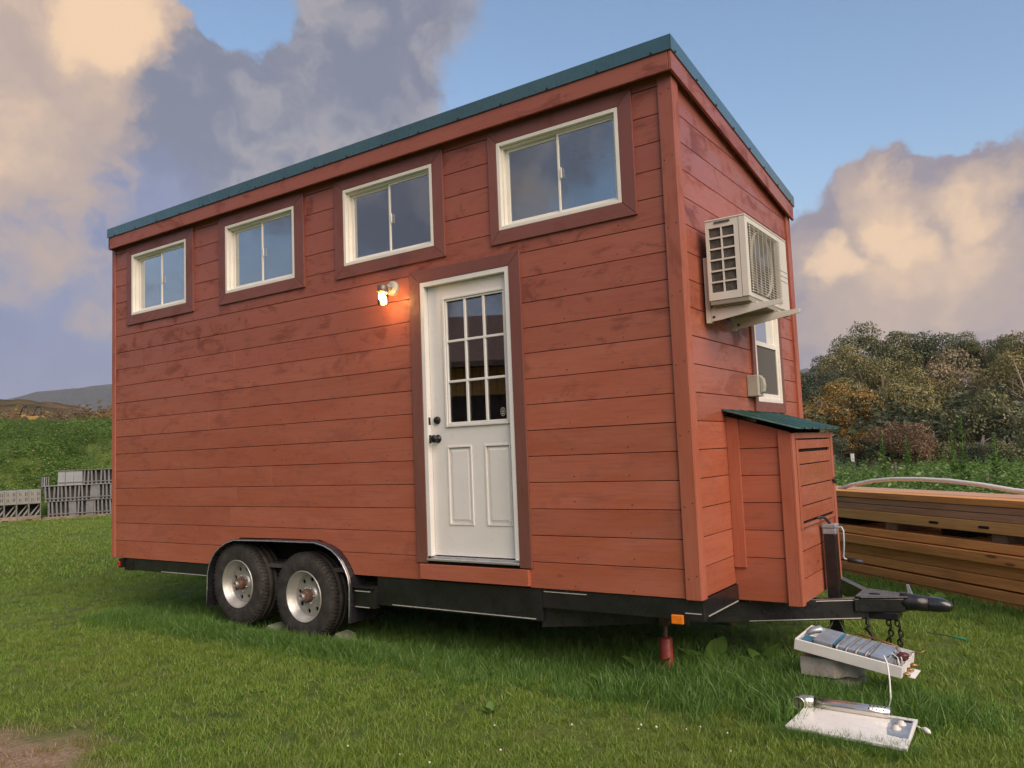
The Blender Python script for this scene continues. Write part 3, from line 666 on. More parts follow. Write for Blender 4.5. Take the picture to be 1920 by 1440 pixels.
# ---------------- trailer
def bx(name,x0,x1,y0,y1,z0,z1,m=M_FRAME,par=H,b=.003): return part(name,MB().box(x0,x1,y0,y1,z0,z1),m,par,b)
bx('frame_rail',-6.05,-4.66,.035,.085,-.115,-.003); bx('edge_line',-5.45,-4.68,.031,.034,-.110,-.104,M_STRIPE,H,0)
bx('frame_rail',-2.60,-1.12,.03,.08,-.215,-.003); bx('edge_line',-2.45,-1.17,.026,.029,-.205,-.199,M_STRIPE,H,0)
bx('frame_rail',-1.118,-.004,.032,.08,-.125,-.003); bx('edge_line',-1.10,-.78,.028,.031,-.022,-.017,M_STRIPE,H,0); bx('edge_line',-.12,-.02,.028,.031,-.085,-.080,M_STRIPE,H,0)
bx('frame_rail',-6.05,-.06,W-.085,W-.035,-.13,-.003)
bx('cross_member',-.055,-.006,.085,W-.09,-.115,-.004); bx('edge_line',-.005,-.002,.10,.62,-.108,-.102,M_STRIPE,H,0)
bx('cross_member',-6.10,-6.05,.04,W-.04,-.10,-.003)
for x in (-5.3,-4.8,-2.5,-1.9,-1.3,-.7): bx('cross_member',x-.03,x+.03,.09,W-.09,-.09,-.004)
part('axle_tube',MB().tube([(-3.40,.15,-.205),(-3.40,W-.15,-.205)],.035,10),M_FRAME,H); part('axle_tube',MB().tube([(-4.255,.15,-.16),(-4.255,W-.15,-.16)],.035,10),M_FRAME,H)
# wheel box
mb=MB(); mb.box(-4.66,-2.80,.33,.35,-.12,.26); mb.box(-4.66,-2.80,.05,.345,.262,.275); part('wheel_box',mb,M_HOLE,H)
# fender: outer band swept along the curve
def offset(pts,d):
    out_=[]
    for i,p_ in enumerate(pts):
        a=Vector(pts[max(i-1,0)]); b=Vector(pts[min(i+1,len(pts)-1)]); t=(b-a).normalized(); out_.append((p_[0]+t.y*d,p_[1]-t.x*d))
    return out_
inner=offset(fend,.020); inner2=offset(fend,.012)
mb=MB(); n_=len(fend)
def strip(mb,A,ya,B,yb):
    vs=[(a[0],ya,a[1]) for a in A]+[(b[0],yb,b[1]) for b in B]; mb.add(vs,[(i,i+1,len(A)+i+1,len(A)+i) for i in range(len(A)-1)],0,True)
strip(mb,fend,-.030,fend,.335); strip(mb,fend,-.030,inner2,-.045); strip(mb,inner,-.038,inner,.335)
FD=part('fender',mb,M_FENDER,H)
mb=MB(); mb.tube([(p_[0],-.043,p_[1]) for p_ in inner2],.0055,8); part('fender_edge',mb,M_LITLIP,FD)  # bright tube on the fender lip, its lit edge put into the colour
mb=MB(); mb.box(-2.83,-2.60,-.03,.06,-.088,-.075); mb.box(-2.815,-2.60,.0,.06,-.24,-.089); ST=part('step_bracket',mb,M_FRAME,H,.002)
part('edge_line',MB().box(-2.78,-2.62,-.0335,-.0305,-.112,-.106),M_STRIPE,ST); part('edge_line',MB().box(-2.81,-2.66,-.004,-.001,-.238,-.232),M_STRIPE,ST)
# wheels
tyre_prof=[(.205,.0),(.215,-.008),(.235,-.012),(.29,-.016),(.325,-.010),(.342,.004),(.350,.022),(.352,.055),(.347,.056),(.347,.064),(.354,.065),(.355,.108),(.349,.109),(.349,.117),(.354,.118),(.352,.165),(.347,.166),(.347,.174),(.350,.175),(.345,.205),(.33,.222),(.28,.228),(.21,.21)]
TYM=MB().lathe(tyre_prof,(0,0,0),(0,1,0),72)
for k in range(72):
    q=2*PI*k/72
    for (t0,t1,r0) in ((.010,.05,.353),):
        M=Matrix.Rotation(-q,4,'Y'); TYM.box(-.006,.006,t0,t1,r0-.008,r0+.0035,0,M)
for k in range(60):
    q=2*PI*k/60; M=Matrix.Rotation(-q,4,'Y'); TYM.box(-.0035,.0035,-.006,.012,.322,.345,0,M)
TYM=TYM.mesh('tyre',M_TYRE)
rm=MB(); rm.lathe([(.207,.012),(.209,-.010),(.204,-.014),(.198,-.010),(.196,.004),(.189,.008),(.187,.022),(.179,.028),(.177,.046),(.170,.052),(.1655,.068)],(0,0,0),(0,1,0),56)
# disc with round windows: ring plate between r .165 and .075 with 10 holes (annular cells, hole polygons)
def disc(mb,ri,ro,y,holes,hr,rc,seg=120):
    """plate with circular holes, as a polar grid whose cells wrap each hole"""
    for h in range(holes):
        a0_=2*PI*h/holes; a1_=2*PI*(h+1)/holes; ac=(a0_+a1_)/2
        m_=16; hole=[];outer=[]
        for i in range(m_):
            t=2*PI*i/m_; hx=rc+hr*math.cos(t); hy=hr*math.sin(t); hole.append((math.hypot(hx,hy),math.atan2(hy,hx)+ac))
            # outer boundary: project onto cell border
            ct,st_=math.cos(t),math.sin(t); best=1e9
            # march
            lo_,hi_=0,.3
            for _ in range(26):
                mid_=(lo_+hi_)/2; px_=rc+mid_*ct; py_=mid_*st_; r_=math.hypot(px_,py_); q_=math.atan2(py_,px_)
                if ri<=r_<=ro and abs(q_)<=(a1_-a0_)/2: lo_=mid_
                else: hi_=mid_
            px_=rc+lo_*ct; py_=lo_*st_; outer.append((math.hypot(px_,py_),math.atan2(py_,px_)+ac))
        f=lambda rq,yy:(rq[0]*math.cos(rq[1]),yy,rq[0]*math.sin(rq[1]))
        # corners
        vs=[f(x_,y) for x_ in hole]+[f(x_,y) for x_ in outer]+[f(x_,y+.014) for x_ in hole]
        fs=[]
        for i in range(m_):
            j=(i+1)%m_; fs.append((i,j,m_+j,m_+i)); fs.append((i,2*m_+i,2*m_+j,j))
        mb.add(vs,fs)
        # fill the four corners of the cell
        for (r_c,s_c) in ((ri,-1),(ri,1),(ro,-1),(ro,1)):
            cor=(r_c,ac+s_c*(a1_-a0_)/2)
            near=sorted(range(m_),key=lambda i:(f(outer[i],0)[0]-f(cor,0)[0])**2+(f(outer[i],0)[2]-f(cor,0)[2])**2)[:2]
            mb.add([f(cor,y),f(outer[near[0]],y),f(outer[near[1]],y)],[(0,1,2)])
disc(rm,.088,.1655,.068,8,.020,.130)
rm.lathe([(.1655,.069),(.1655,.067),(.162,.0675)],(0,0,0),(0,1,0),40)
rm.lathe([(.088,.068),(.082,.064),(.078,.054),(.070,.050),(.048,.050)],(0,0,0),(0,1,0),40)
RIMM=rm.mesh('rim',M_RIM)
hb=MB(); hb.lathe([(.052,.050),(.050,-.002),(.046,-.008),(.030,-.010)],(0,0,0),(0,1,0),24); HUBM=hb.mesh('hub',M_RUST)
hc=MB(); hc.lathe([(.030,-.008),(.029,-.034),(.026,-.038),(.020,-.038),(.018,-.032),(0,-.032)],(0,0,0),(0,1,0),24)
CAPM=hc.mesh('hub_cap',M_ALLOY)
nb=MB()
for k in range(6):
    q=2*PI*k/6+.3; nb.lathe([(.0,.030),(.008,.032),(.010,.052)],(.0665*math.cos(q),0,.0665*math.sin(q)),(0,1,0),6)
NUTM=nb.mesh('lug_nuts',M_ALLOY)
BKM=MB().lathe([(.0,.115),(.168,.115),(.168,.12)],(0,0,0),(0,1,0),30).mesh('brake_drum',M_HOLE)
for (x,z,side,lab) in ((-3.402,-.202,0,None),(-4.252,-.150,0,None),(-3.402,-.202,1,None),(-4.252,-.150,1,None)):
    Wh=link('wheel',RIMM,H); Wh.location=(x,.008 if not side else W-.008,z); Wh.rotation_euler=(0,random.uniform(0,1.5),PI if side else 0)
    for nm,me in (('tyre',TYM),('hub',HUBM),('hub_cap',CAPM),('lug_nuts',NUTM),('brake_drum',BKM)): link(nm,me,Wh)
# tail light, side marker
TL=bx('tail_light',-6.135,-6.095,.0,.05,-.095,-.005,M_BLKHW,H,.003); part('lens',MB().box(-6.150,-6.136,-.004,.05,-.088,-.030).box(-6.13,-6.10,-.008,-.001,-.08,-.034),M_REDLENS,TL,.004)
bx('mud_bracket',-6.08,-5.93,.028,.034,-.12,-.02,M_BLKHW)
SM=bx('side_marker',-.205,-.095,.022,.030,-.150,-.085,M_BLKHW,H,.002); part('lens',MB().box(-.200,-.125,.002,.021,-.146,-.092),M_AMBER,SM,.005)
# A-frame
def beam(name,p0,p1,wd,z0,z1,m=M_FRAME):
    a=Vector((p0[0],p0[1],0)); b=Vector((p1[0],p1[1],0)); t=(b-a).normalized(); nn_=Vector((-t.y,t.x,0))*wd/2
    zz0=p0[2] if len(p0)>2 else 0
    poly=[a-nn_,b-nn_,b+nn_,a+nn_]; mb=MB(); mb.prism([(q.x,q.y) for q in poly],z0,z1,'z'); return part(name,mb,m,H,.004)
beam('tongue_beam',(-1.16,.085),(.66,1.155),.052,-.262,-.127)
beam('tongue_beam',(.06,W-.09),(.70,1.262),.052,-.240,-.125)
def bline(s0,s1,z):
    a=Vector((-1.16,.085,0)); b=Vector((.66,1.155,0)); t=(b-a).normalized(); nn_=Vector((t.y,-t.x,0))*.0285
    p0=a+t*s0+nn_; p1=a+t*s1+nn_; mb=MB(); q=nn_*.08; mb.prism([(p0.x,p0.y),(p1.x,p1.y),(p1.x+q.x,p1.y+q.y),(p0.x+q.x,p0.y+q.y)],z,z+.005,'z'); part('edge_line',mb,M_STRIPE,H)
bline(1.35,2.06,-.256); bline(1.78,2.06,-.142)
yc=W/2
mb=MB(); mb.prism([(.60,yc-.15),(.64,yc-.165),(.90,yc-.05),(.90,yc+.05),(.64,yc+.165),(.60,yc+.15)],-.126,-.112,'z')
mb.prism([(.60,yc-.165),(.88,yc-.052),(.88,yc-.04),(.60,yc-.145)],-.212,-.127,'z'); mb.prism([(.60,yc+.165),(.88,yc+.052),(.88,yc+.04),(.60,yc+.145)],-.212,-.127,'z')
mb.box(.64,.84,yc-.09,yc+.09,-.262,-.213)
CP=part('coupler',mb,M_FRAME,H,.006)
part('coupler_tube',MB().tube([(.85,yc,-.155),(.90,yc,-.155),(.94,yc,-.157),(1.01,yc,-.16)],[.062,.056,.050,.048],16),M_FRAME,CP)
mb=MB(); mb.tube([(1.0,yc,-.160),(1.02,yc,-.160),(1.06,yc,-.162),(1.10,yc,-.165),(1.132,yc,-.172),(1.146,yc,-.178)],[.044,.048,.047,.041,.030,.010],16); part('ball_socket',mb,M_FENDER,CP)
part('latch_lever',MB().prism([(.885,-.118),(.925,-.112),(.915,-.085),(.905,-.045),(.888,-.045),(.893,-.09)],yc-.006,yc+.006,'y'),M_GALV,CP,.002)
mb=MB(); mb.lathe([(0,.002),(.022,.002),(.022,-.001)],(.70,yc-.03,-.1115),(0,0,1),20); mb.v=[(a_*1.0+(a_-.70)*.6,b_,c_) for a_,b_,c_ in mb.v]; part('jack_hole',mb,M_HOLE,CP)
# tongue jack
JX,JY=.447,yc
JK=part('tongue_jack',MB().box(JX-.038,JX+.038,JY-.038,JY+.038,-.40,.265),M_FRAME,H,.005)
part('jack_head',MB().box(JX-.043,JX+.043,JY-.043,JY+.043,.266,.306).box(JX-.047,JX+.047,JY-.047,JY+.047,.307,.335),M_GALV,JK,.006)
mb=MB(); mb.tube([(JX+.04,JY-.01,.31),(JX+.075,JY-.01,.312),(JX+.085,JY-.01,.29),(JX+.085,JY-.02,.20),(JX+.078,JY-.03,.12),(JX+.085,JY-.03,.105),(JX+.12,JY-.03,.098)],.007,8); part('crank',mb,M_GALV,JK)
part('crank_handle',MB().tube([(JX+.105,JY-.03,.101),(JX+.20,JY-.03,.088)],.016,12),M_CABLE,JK)
part('support_post',MB().box(JX-.036,JX+.032,JY-.02,JY+.06,-.57,-.41),M_PALLET,JK)
part('brake_cable',MB().tube([(.385,JY-.12,.375),(.405,JY-.10,.385),(.43,JY-.06,.378),(.45,JY-.01,.335)],.009,8),M_CABLE,H)
for pts in ([(.47,1.05,-.255),(.46,1.02,-.30),(.40,1.0,-.34),(.37,.95,-.40)],[(.50,1.05,-.255),(.53,1.02,-.31),(.56,1.0,-.37)]): part('wiring',MB().tube(pts,.006,8),M_CABLE,H)
part('rope',MB().tube([(.665,1.12,-.25),(.66,1.11,-.285),(.675,1.10,-.30),(.655,1.10,-.315),(.69,1.08,-.345),(.705,1.06,-.39),(.70,1.03,-.42),(.73,1.01,-.43)],.012,8),M_CHAIN,H)
# safety chains
lk=MB(); lk.tube([(.013*math.cos(t),0,.022*math.sin(t)) for t in np.linspace(0,2*PI,13)[:-1]],.0058,6,closed=True); LKM=lk.mesh('chain_link',M_CHAIN)
for cx,sway in ((.775,.0),(.825,.05)):
    CH=part('safety_chain',MB().box(cx-.01,cx+.01,yc-.05,yc-.04,-.275,-.258),M_CHAIN,H)
    z=-.285
    for k in range(9):
        o=link('link',LKM,CH); o.location=(cx+sway*(k/9)**1.3+.012*math.sin(k),yc-.045+.006*math.cos(k*1.3),z); o.rotation_euler=(random.uniform(-.1,.1),random.uniform(-.15,.15)-sway*2,(PI/2 if k%2 else .2)); z-=.031
# utility box on the tongue
BX0,BX1=.004,.385; BY0,BY1=.642,1.668
UB=part('utility_box',MB().prism([(-.018,-.10),(BX1-.02,-.10),(BX1-.02,.93),(-.018,1.045)],BY0+.02,BY1-.02,'y'),M_DARK,H)
zs=[-.102,.172,.345,.519,.692,.865,1.10]
def bt(x): return 1.075-(x)*.335*.9
for a,b in zip(zs,zs[1:]):
    def cl(x): return min(b-GAP,bt(x))
    poly=[(-.0185,a),(.325,a),(.325,cl(.325)),(-.0185,cl(-.0185))]
    if b>1: poly=[(-.0185,a),(.325,a),(.325,bt(.325)),(-.0185,bt(-.0185))]
    part('board',MB().prism(poly,BY0+.002,BY0+.02,'y'),M_SX,UB,.002)
    part('board',MB().prism(poly,BY1-.02,BY1-.002,'y'),M_SX,UB,.002)
part('corner_board',MB().prism([(-.0185,.105),(.062,.105),(.062,bt(.062)),(-.0185,bt(-.0185))],BY0-.014,BY0+.0015,'y'),M_SZ,UB,.003)
part('corner_board',MB().prism([(.312,-.118),(BX1+.0,-.118),(BX1,bt(BX1)+.0),(.312,bt(.312))],BY0-.016,BY0+.0015,'y'),M_SZ,UB,.003)
part('corner_board',MB().box(BX1+.0005,BX1+.017,BY0-.016,BY0+.048,-.116,.950),M_SZ,UB,.003)
part('corner_board',MB().box(BX1+.0005,BX1+.017,BY1-.045,BY1+.012,-.10,.950),M_SZ,UB,.003)
part('top_rail',MB().box(BX1+.0005,BX1+.015,BY0+.049,BY1-.046,.915,.952),M_SY,UB,.002)
for a,b in ((-.115,.03),(.034,.20),(.204,.345)): part('board',MB().box(BX1-.019,BX1-.001,BY0+.02,BY1-.02,a,b-.002),M_SY,UB,.002)
part('board',MB().box(BX1-.019,BX1-.006,BY0+.02,BY1-.02,.345,.915),M_DARK,UB)
bd=MB(); DY0,DY1=BY0+.072,BY1-.066
HT=part('hatch',MB().box(BX1+.0005,BX1+.016,DY0,DY0+.045,.345,.908).box(BX1+.0005,BX1+.016,DY1-.03,DY1,.355,.908),M_SZ,UB,.002)
for a,b in ((.848,.908),(.752,.830),(.615,.748),(.490,.611),(.392,.486),(.352,.376)):
    part('board',MB().box(BX1+.001,BX1+.0185,DY0+.046,DY1-.031,a,b-.003),M_SY,HT,.002)
part('latch',MB().box(BX1+.017,BX1+.03,DY1-.02,DY1+.03,.60,.615).tube([(BX1+.028,DY1+.01,.585),(BX1+.028,DY1+.01,.63)],.006,6),M_BLKHW,HT)
mb=MB()   # ribbed metal roof of the box
ys=np.arange(BY0-.075,BY1+.055,.006); prof=[]
def rib(y):
    t=((y-BY0)%.19)/.19
    return .016*max(0,1-abs(t-.5)*9) if abs(t-.5)<.11 else 0
vs=[];nx=2
for y in ys:
    for x in (-.016,.455): vs.append((x,y,1.118-(x+.016)*.300+min(.012,rib(y))))
fs=[(2*i,2*i+1,2*i+3,2*i+2) for i in range(len(ys)-1)]; mb.add(vs,fs)
RB=part('box_roof',mb,M_ROOFG,UB); sm_=RB.modifiers.new('thick','SOLIDIFY'); sm_.thickness=.004
part('flashing',MB().box(-.018,-.012,BY0-.07,BY1+.05,1.118,1.126),M_ROOFG,UB)
mb=MB()
for k in range(6): mb.lathe([(0,.008),(.008,.006),(.010,0)],(.02,BY0+.05+k*.19,1.113),(0,0,1),8)
part('roof_screws',mb,M_SCREW,UB)['kind']='stuff'
# disconnect box & AC brackets
DB=bx('disconnect_box',-.018,.062,1.115,1.235,1.225,1.375,M_GREYP,H,.006); part('cover_grip',MB().prism([(.063,1.24),(.088,1.255),(.095,1.30),(.088,1.35),(.063,1.37)],1.15,1.20,'y'),M_GREYP,DB,.006)
for y,tx in ((.367,.475),(.83,.455)):
    mb=MB(); mb.box(-.001,.030,y-.018,y+.018,1.66,2.08)
    mb.prism([(.031,1.668),(.09,1.672),(tx,1.728),(tx,1.755),(.031,1.742)],y-.017,y-.011,'y'); mb.box(.031,tx,y-.011,y+.02,1.742,1.7525)
    BR=part('unit_bracket',mb,M_ACB,H,.002); part('bolt',MB().lathe([(0,-.004),(.008,-.003),(.009,0)],(.05,y-.018,1.695),(0,1,0),8),M_SCREW,BR)
# ---------------------------------------------------------------- air conditioner (outdoor unit)
AX0,AX1,AY0,AY1,AZ0,AZ1=.045,.300,.298,1.175,1.790+HZ,2.300+HZ
AC=thing('air_conditioner','cream outdoor air conditioner unit on two wall brackets high on the end wall','air conditioner',(0,0,HZ+1.7545))
o0=HZ+1.7545; zb,zt=AZ0-o0,AZ1-o0
mb=MB(); mb.box(AX0+.01,AX1-.03,AY0+.012,AY1-.2,zb+.01,zt-.02); part('core',mb,M_ACD,AC)
# left end panel with 2 x 6 openings
mb=MB(); cols=[(AX0+.020,AX0+.096),(AX0+.105,AX0+.181)]; rows=[(zb+.048+k*.0695,zb+.048+k*.0695+.0595) for k in range(6)]
hl=[(c_[0],c_[1],r_[0],r_[1]) for c_ in cols for r_ in rows]
pierced(AX0,AX1-.045,zb,zt-.012,hl,lambda a,b,c,d:mb.box(a,b,AY0,AY0+.011,c,d)); part('side_panel',mb,M_ACB,AC)
mb=MB(); mb.box(AX1-.044,AX1,AY0-.002,AY0+.03,zb,zt-.012); mb.box(AX1-.03,AX1-.001,AY0+.031,AY0+.045,zb,zt-.012)
mb.box(AX1-.03,AX1-.001,AY0+.046,AY1-.20,zb,zb+.030); mb.box(AX1-.03,AX1-.001,AY0+.046,AY1-.20,zt-.045,zt-.012); part('front_frame',mb,M_ACB,AC,.004)
mb=MB(); mb.box(AX0-.004,AX1+.002,AY0-.004,AY1+.002,zt-.0115,zt); part('top_cover',mb,M_ACB,AC,.005)
part('handle_recess',MB().box(AX0+.06,AX0+.16,AY0-.006,AY0-.0045,zt-.03,zt-.018),M_ACD,AC)
mb=MB(); mb.box(AX0,AX1,AY1-.198,AY1,zb,zt-.012); PNL=part('service_panel',mb,M_ACB,AC,.008)
mb=MB(); 
for k in (0,1,2): mb.box(AX1,AX1+.0012,AY1-.18,AY1-.02,zb+.20+k*.035,zb+.203+k*.035)
part('groove',mb,M_ACD,PNL)
part('base_pan',MB().box(AX0+.005,AX1-.004,AY0+.004,AY1-.002,.0065,zb-.001),simple('ac_base',(.30,.28,.24),.6),AC,.003)
part('foot',MB().box(AX0-.002,AX1+.02,.355,.40,.0,.006),M_ACB,AC); part('foot',MB().box(AX0-.002,AX1+.02,.815,.85,.0,.006),M_ACB,AC)
fyc,fzc=(AY0+.045+AY1-.2)/2,(zb+zt)/2
mb=MB(); mb.lathe([(.212,.0),(.212,-.05),(.205,-.05)],(AX1-.012,fyc,fzc),(1,0,0),40); part('fan_shroud',mb,M_ACB,AC)
mb=MB(); mb.lathe([(0,-.046),(.212,-.046)],(AX1-.006,fyc,fzc),(1,0,0),30); part('fan_well',mb,M_HOLE,AC)
mb=MB(); mb.lathe([(0,-.012),(.05,-.015),(.055,-.04)],(AX1-.006,fyc,fzc),(1,0,0),20)
for k in range(3):
    q0=2*PI*k/3; vs=[]; 
    for i in range(9):
        for j in range(5):
            q=q0+i/8*1.45; r_=.05+.15*j/4*(1-.12*abs(i-4)/4); vs.append((AX1-.02-.022*i/8,fyc+r_*math.cos(q),fzc+r_*math.sin(q)))
    mb.add(vs,[(i*5+j,i*5+j+1,(i+1)*5+j+1,(i+1)*5+j) for i in range(8) for j in range(4)],0,True)
part('fan',mb,M_FAN,AC)
GR=bpy.data.objects.new('grille',None)
mb=MB(); ring_=MB()
nw=26
for k in range(nw):
    z=zb+.035+(zt-zb-.09)*k/(nw-1); mb.tube([(AX1+.004,AY0+.036,z),(AX1+.013,AY0+.05,z),(AX1+.013,AY1-.215,z),(AX1+.004,AY1-.203,z)],.0023,4,cap=False)
for k in range(8):
    y=AY0+.055+(AY1-AY0-.28)*k/7; mb.tube([(AX1+.008,y,zb+.028),(AX1+.008,y,zt-.05)],.0024,4,cap=False)
part('grille',mb,M_ACG,AC)
# ---------------------------------------------------------------- jacks and chocks
def bottle(loc,label,red=True):
    t=thing('bottle_jack',label,'jack',loc)
    part('cylinder',MB().lathe([(0,0),(.06,0),(.06,.012),(.043,.016),(.042,.235),(.036,.242),(0,.243)],(0,0,0),(0,0,1),24),M_JACKRED if red else M_PALLET,t)
    part('screw_shaft',MB().lathe([(.0,.243)]+[(.013 if i%2 else .017,.245+i*.004) for i in range(17)]+[(.013,.316)],(0,0,0),(0,0,1),12),M_RUST,t)
    part('head',MB().lathe([(.013,.316),(.017,.317),(.018,.322),(0,.3225)],(0,0,0),(0,0,1),14),M_RUST,t)
    return t
t=bottle((-.43,.42,gz(-.43,.42)),'red bottle jack standing in the grass under the front corner of the trailer')
t.scale=(1,1,(HZ-.245-gz(-.43,.42))/.3225) if False else (1,1,1)
part('pad',MB().box(-.03,.03,-.03,.03,.3228,HZ-.127-gz(-.43,.42) if False else .445),M_RUST,t)
t=thing('support_post','short rusty post under the far front side of the trailer frame','post',(-.55,1.95,gz(-.55,1.95)))
part('post_shaft',MB().tube([(0,0,0),(0,0,.30)],.045,14),M_PALLET,t); part('post_cap',MB().box(-.06,.06,-.06,.06,.3005,.308),M_RUST,t)
for (x,y,lab) in ((-3.02,.06,'grey concrete wheel chock in the grass ahead of the front trailer tyre'),(-3.83,.06,'grey concrete wheel chock in the grass between the two trailer tyres')):
    mb=MB().prism([(-.08,0),(.09,0),(.06,.09),(-.02,.115)],-.07,.09,'y'); o=part('wheel_chock',mb,M_CHOCK,None,.006); o.location=(x,y,gz(x,y)-.002); o.rotation_euler=(0,0,.12); tag(o,lab,'wheel chock','concrete wheel chocks')
# ---------------------------------------------------------------- cinder blocks, heater tray, heater cover
def chunk(name,poly,z0,z1,label,loc,rz):
    mb=MB(); n_=len(poly); mb.prism(poly,z0,z1,'z'); me=mb.mesh(name,M_BLOCK)
    bm=bmesh.new(); bm.from_mesh(me); bmesh.ops.triangulate(bm,faces=[f for f in bm.faces if len(f.verts)>4]); bmesh.ops.subdivide_edges(bm,edges=bm.edges,cuts=3,use_grid_fill=True)
    for v in bm.verts: v.co+=noise.noise_vector(v.co*18)*.006
    bm.to_mesh(me); bm.free(); o=link(name,me); o.location=loc; o.rotation_euler=(0,0,rz); tag(o,label,'concrete block','broken concrete blocks under the heater'); return o
chunk('concrete_block',[(-.13,-.10),(.12,-.10),(.15,-.02),(.12,.11),(-.13,.10)],0,.10,'lower broken concrete block half sunk in the grass under the heater',(.600,.50,.0),-.25)
chunk('concrete_block',[(-.14,-.11),(.05,-.115),(.09,-.05),(.15,-.02),(.15,.11),(-.14,.11)],0,.10,'upper broken concrete block with a cracked corner directly under the heater tray',(.575,.49,.116),-.12)
HT_=thing('gas_water_heater','open white gas water heater lying tilted on concrete blocks below the hitch','water heater',(.41,.33,HZ-.335))
M4=Matrix(((.985,.0,.155,0),(-.055,1,0,0),(-.165,.0,.985,0),(0,0,0,1)))
ux=Vector((.555,-.035,-.088)).normalized(); wy=Vector((.03,.30,.02)); wy=(wy-ux*wy.dot(ux)).normalized(); uz=ux.cross(wy)
HR=Matrix((ux,wy,uz)).transposed()
HT_.rotation_euler=HR.to_euler(); HT_.scale=(1,1,.72); HT_.location=(.41,.33,HZ-.301)
LX,LY,LZ=.575,.300,.085
mb=MB(); mb.box(0,LX,0,LY,0,.004); mb.box(0,LX,0,.004,.0045,LZ); mb.box(0,LX,LY-.004,LY,.0045,LZ); mb.box(0,.004,.0045,LY-.0045,.0045,LZ)
mb.box(0,LX,.0045,.014,LZ-.003,LZ-.0001); mb.box(.0045,.014,.015,LY-.015,LZ-.003,LZ)
for k in range(4): mb.box(LX-.004,LX,.0045,LY-.0045,.006+k*.021,.015+k*.021)
for y in (.03,.10,.17,.24): mb.box(LX-.0045,LX+.0005,y,y+.022,.0045,LZ)
part('tray',mb,M_WHITEP,HT_,.0012)
part('mounting_plate',MB().box(LX+.001,LX+.055,.06,.20,-.006,-.002).box(LX-.05,LX,.06,.20,-.006,-.001),M_WHITEP,HT_)
part('burner_box',MB().box(.095,.20,.035,.265,.02,.108),M_GALV,HT_,.004)
part('combustion_chamber',MB().box(.215,.40,.045,.260,.02,.100),M_GALV,HT_,.006)
part('valve_plate',MB().box(.405,.50,.03,.265,.02,.100),M_GALV,HT_,.003)
part('blue_label',MB().box(.203,.214,.04,.262,.095,.107),M_BLUE,HT_)
for k in range(4):
    x=.225+k*.052; part('copper_coil',MB().tube([(x,.034,.02),(x,.034,.095),(x+.004,.06,.110),(x+.012,.15,.113),(x+.02,.25,.110),(x+.022,.272,.09)],.0065,8),simple('grey_coil_pipe',(.30,.28,.27),.45,.5,.2,20) if k==0 else bpy.data.materials['grey_coil_pipe'],HT_)
part('flue_hood',MB().tube([(.02,.16,.07),(.045,.19,.10),(.075,.21,.112),(.105,.23,.095)],[.014,.026,.030,.012],14),M_GALV,HT_)
part('battery_box',MB().box(.025,.085,.03,.13,.03,.08),M_BLUE,HT_,.005)
part('gas_valve',MB().lathe([(0,.04),(.026,.038),(.03,.02),(.03,-.02),(0,-.022)],(.535,.17,.075),(.3,.2,1),18),simple('dark_red_knob',(.09,.02,.03),.4),HT_)
part('copper_pipe',MB().tube([(.50,.20,.05),(.52,.23,.075),(.55,.235,.07),(.565,.22,.04)],.009,8),M_COPPER,HT_)
part('copper_pipe',MB().tube([(.48,.24,.09),(.50,.25,.112),(.38,.278,.118),(.26,.285,.112)],.006,8),M_COPPER,HT_)
for y in (.045,.13,.215): part('brass_fitting',MB().lathe([(0,.034),(.010,.034),(.010,.022),(.015,.020),(.015,.008),(.009,.006),(.009,0)],(LX+.0005,y,.020),(1,0,0),12),M_BRASS,HT_)
for k in range(6):
    random.seed(k+3); y=.06+k*.03; part('wire',MB().tube([(.48+.01*k,y,.095),(.50,y+.02,.12),(.53,y+.01,.10),(.55,y-.03,.06+.004*k)],.0028,6),M_WHITEP if k%2 else M_CABLE,HT_)
part('yellow_lead',MB().tube([(LX-.01,.29,.08),(LX+.03,.30,.085),(LX+.05,.315,.11)],.004,6),M_BRASS,HT_)
# power lead hanging from the tray down into the grass
mb=MB(); mb.tube([(.907,.245,.305),(.925,.23,.27),(.935,.205,.19),(.94,.17,.10),(.925,.13,.03),(.90,.10,.01)],.0045,8); o=part('power_lead',mb,M_WHITEP); tag(o,'white power lead hanging from the heater tray into the grass','cable')
HC=thing('heater_cover','white sheet metal heater cover lying flat on the grass in front','heater cover',(.53,-.333,.038)); HC.rotation_euler=(R(2),R(.5),R(-4.5))
mb=MB(); mb.prism([(0,0),(.565,.0),(.525,.40),(-.005,.385)],0,.014,'z'); mb.prism([(.53,.012),(.56,.012),(.52,.39),(.50,.39)],.014,.0165,'z'); part('sheet',mb,M_WHITEP,HC,.004)
CPn=part('control_panel',MB().prism([(.45,.13),(.545,.11),(.515,.36),(.415,.36),(.425,.22)],.0145,.017,'z'),M_GALV,HC,.001)
for x,y in ((.475,.285),(.468,.215)): part('dial',MB().lathe([(.023,.0),(.022,.006),(.015,.010),(.013,.017),(0,.018)],(x,y,.017),(0,0,1),20),M_ACB,CPn)
part('display_window',MB().box(.468,.512,.325,.345,.0172,.0185),M_HOLE,CPn)
FP=thing('flue_pipe','stainless flue pipe with a perforated end lying on the white heater cover','flue pipe',(.515,.0,.053)); FP.rotation_euler=(0,0,R(-1.5))
def fl(): return M_STEEL
mb=MB(); mb.tube([(.075,0,.030),(.30,0,.030),(.455,0,.030)],.030,24); part('pipe',mb,M_STEEL,FP)
